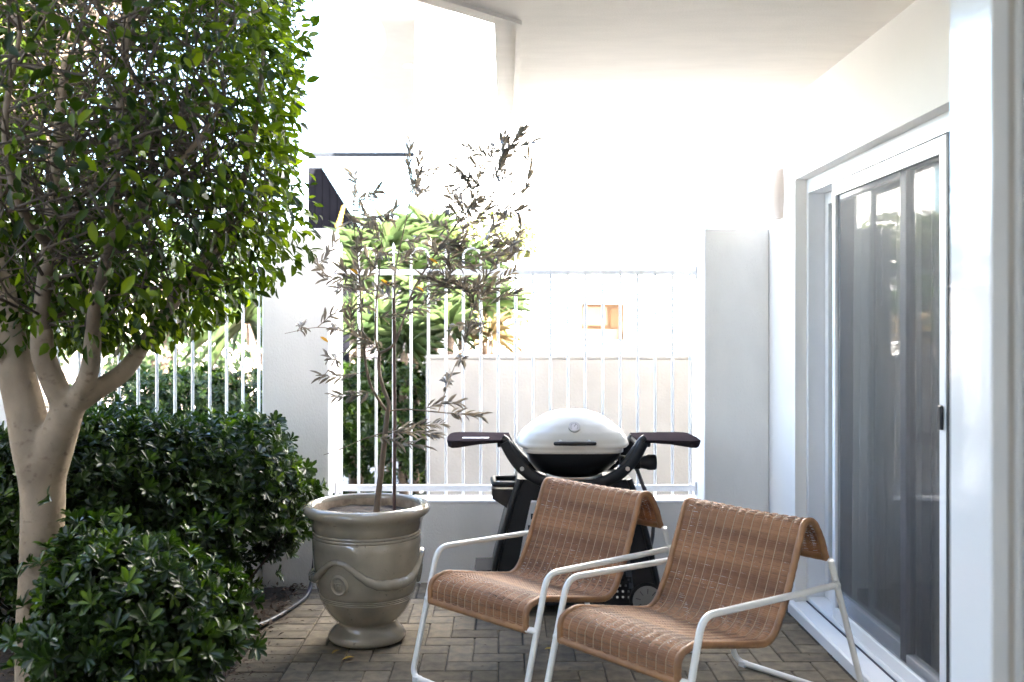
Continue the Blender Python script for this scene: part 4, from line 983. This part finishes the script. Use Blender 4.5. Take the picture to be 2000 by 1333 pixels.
# cradle frame: smile shaped band in front and at the back, joined at the ends
smile = [(-.362, .902), (-.325, .836), (-.273, .772), (-.205, .722), (-.12, .690), (0, .674), (.12, .690), (.205, .722), (.273, .772), (.325, .836), (.362, .902)]
for yy_, nm in ((-.205, 'front_cradle'), (.205, 'rear_cradle')):
    s_ = spline([(a, yy_ + .02 * (abs(a) / .36) ** 2 * (1 if yy_ < 0 else -1), z) for a, z in smile], 6)
    MB().tube(s_, [.027 + .006 * math.sin(math.pi * k / (len(s_) - 1)) for k in range(len(s_))], 12, flat=(1, .8)).build(nm, 'black_plastic', bq, True, 70)
for s_ in (-1, 1):
    MB().tube([(s_ * .352, -.19, .885), (s_ * .352, .19, .885)], .02, 12).build('side_bar', 'black_plastic', bq, True)
    MB().tube(spline([(s_ * .372, -.165, .925), (s_ * .345, -.17, .905), (s_ * .29, -.185, .835), (s_ * .245, -.19, .782)], 5), [.019] * 5 + [.017] * 11, 12).build('swing_arm', 'black_enamel', bq, True)
    MB().disc((s_ * .272, -.232, .772), .011, (0, -1, 0), .01, 14).build('bolt', 'steel', bq, True)
    # side table: thin inner end, deep outer lip
    tb = MB(); outer = s_ * .665; mid_ = s_ * .50; inn_ = s_ * .335
    top = [(inn_, -.175), (mid_, -.200), (s_ * .61, -.212), (s_ * .645, -.202), (outer, -.16), (s_ * .672, 0), (outer, .18), (s_ * .645, .222), (s_ * .61, .232), (mid_, .22), (inn_, .19)]
    bot = [.902, .898, .874, .872, .876, .876, .876, .872, .874, .898, .902]; zt_ = [.914, .914, .914, .913, .9115, .9125, .9115, .913, .914, .914, .914]
    n_ = len(top); tb.v = [(p_[0], p_[1], z) for p_, z in zip(top, zt_)] + [(p_[0] * (1 if i in (0, 1, n_ - 2, n_ - 1) else .985), p_[1] * .97, z) for i, (p_, z) in enumerate(zip(top, bot))]
    tb.f = [tuple(range(n_)) if s_ < 0 else tuple(reversed(range(n_))), tuple(reversed(range(n_, 2 * n_))) if s_ < 0 else tuple(range(n_, 2 * n_))]
    for i in range(n_): tb.f.append((i, n_ + i, n_ + (i + 1) % n_, (i + 1) % n_) if s_ < 0 else (i, (i + 1) % n_, n_ + (i + 1) % n_, n_ + i))
    t_o = tb.build('side_table', 'table_plastic', bq)
    md_ = t_o.modifiers.new('bevel', 'BEVEL'); md_.width = .006; md_.segments = 2
    MB().tube([(s_ * .33, -.15, .893), (s_ * .40, -.15, .889)], .016, 10).tube([(s_ * .33, .15, .893), (s_ * .40, .15, .889)], .016, 10).build('table_hinge', 'black_plastic', bq, True)
    if s_ < 0:
        MB().box(-.585, -.445, -.10, -.055, .9145, .9155).build('sticker', 'paper', t_o)
# badge
bd = MB(); bd.lathe([(.0, .0), (.041, .0), (.043, -.003)], 28); bd.v = [(v[0], -.2415 + v[2] * -1.0 - .0, .676 + v[1] * .40) for v in bd.v]
bdo = bd.build('badge', 'lid_enamel', bq, True)
mk = MB()
for x0, h_ in ((-.026, .016), (-.018, .016), (-.0115, .011), (-.0045, .017), (.002, .011), (.008, .011), (.0145, .011)):
    mk.box(x0 - .0022, x0 + .0022, -.2448, -.2438, .6685, .6685 + h_ * .95)
mk.box(-.028, -.009, -.2448, -.2438, .6662, .6690); mk.box(-.006, .011, -.2448, -.2438, .6662, .6688)
mk.lathe([(.0, 0), (.0052, 0)], 10); k0 = len(mk.v) - 20
for i in range(k0, len(mk.v)): v = mk.v[i]; mk.v[i] = (.0255 + v[0], -.2444, .679 + v[1] * .8)
mk.box(.0245, .0265, -.2448, -.2438, .667, .676); mk.build('lettering', 'ink', bdo)
# control knob, hose
MB().tube([(.245, -.12, .79), (.35, -.12, .79)], .036, 16).build('valve_body', 'black_plastic', bq, True)
kn = MB().tube([(.352, -.12, .79), (.385, -.12, .79), (.392, -.12, .79), (.428, -.12, .79), (.436, -.12, .79)], [.03, .036, .041, .041, .034], 20).build('control_knob', 'black_plastic', bq, True, 50)
MB().tube(spline([(.335, -.09, .76), (.365, -.08, .68), (.405, -.05, .585), (.44, 0, .47), (.43, .06, .30), (.36, .1, .2)], 6), .0105, 10).build('gas_hose', 'hose_grey', bq, True)
# cart: two splayed side shells, perforated front panel, base shelf, wheels
for s_ in (-1, 1):
    for y0, y1 in ((-.205, .205),):
        outer_ = [(s_ * .295, .715), (s_ * .335, .60), (s_ * .385, .42), (s_ * .425, .25), (s_ * .44, .16), (s_ * .435, .03)]
        inner_ = [(s_ * .32, .03), (s_ * .295, .25), (s_ * .265, .42), (s_ * .225, .60), (s_ * .13, .70)]
        poly = outer_ + inner_
        if s_ > 0: poly = list(reversed(poly))
        MB().prism(poly, y0, y1, 'y').build('cart_leg', 'black_plastic', bq)
        rb = MB().tube(spline([(a + s_ * -.012, y0 - .004, z) for a, z in outer_], 4), .017, 8).build('leg_rib', 'black_enamel', bq, True)
MB().box(-.225, .225, -.188, .188, .60, .685, .01).build('cart_top_panel', 'black_plastic', bq)
pn = MB(); zz0, zz1, pitch = .08, .545, .030; nr_ = int((zz1 - zz0) / pitch)
for r_ in range(nr_):
    zc_ = zz0 + (r_ + .5) * pitch; hw_p = np.interp(zc_, [.08, .60], [.305, .215]); nc = int(2 * hw_p / pitch)
    for c_ in range(nc):
        xc = (c_ - nc / 2 + .5) * pitch + (pitch / 2 if r_ % 2 else 0); hp_ = pitch / 2; ho = .0058; o_ = len(pn.v)
        ou = [(xc - hp_, zc_ - hp_), (xc + hp_, zc_ - hp_), (xc + hp_, zc_ + hp_), (xc - hp_, zc_ + hp_)]; inn2 = [(xc - ho, zc_ - ho), (xc + ho, zc_ - ho), (xc + ho, zc_ + ho), (xc - ho, zc_ + ho)]
        pn.v += [(a, -.175, z) for a, z in ou + inn2]
        pn.f += [(o_ + k, o_ + (k + 1) % 4, o_ + 4 + (k + 1) % 4, o_ + 4 + k) for k in range(4)]
po = pn.build('perforated_panel', 'black_plastic', bq); po['kind'] = 'stuff'
MB().box(-.31, .31, -.17, .20, .05, .085, .006).build('base_shelf', 'black_plastic', bq)
MB().prism([(-.52, .235), (-.505, .215), (-.42, .20), (-.42, .24)], -.19, .10, 'y').build('foot_ledge', 'tyre', bq)
# bottle holder on the left side
MB().tube(fillet([(-.295, -.19, .685), (-.415, -.20, .685), (-.425, .02, .685), (-.295, .03, .685)], .03, 5), .015, 10).build('bottle_holder', 'black_plastic', bq, True)
MB().prism([(-.43, .66), (-.425, .61), (-.37, .575), (-.335, .55), (-.30, .60), (-.30, .66)], -.19, -.02, 'y').build('holder_tray', 'black_enamel', bq)
for yy_ in (-.20, .16):
    wh = empty('wheel', (.375, yy_, .09)); wh.parent = bq
    MB().tube([(0, -.024, 0), (0, -.018, 0), (0, .018, 0), (0, .024, 0)], [.082, .09, .09, .082], 36).build('tyre', 'tyre', wh, True, 50)
    MB().tube([(0, -.0285, 0), (0, -.025, 0), (0, .026, 0)], [.066, .076, .076], 36).build('hub_cap', 'wheel_grey', wh, True, 40)
    for k in range(9):
        a = R(40 * k + 8); e = Vector((math.cos(a), 0, math.sin(a))); MB().tube([e * .036 + Vector((0, -.0295, 0)), e * .062 + Vector((0, -.0295, 0))], .0022, 5).build('slot', 'ink', wh)
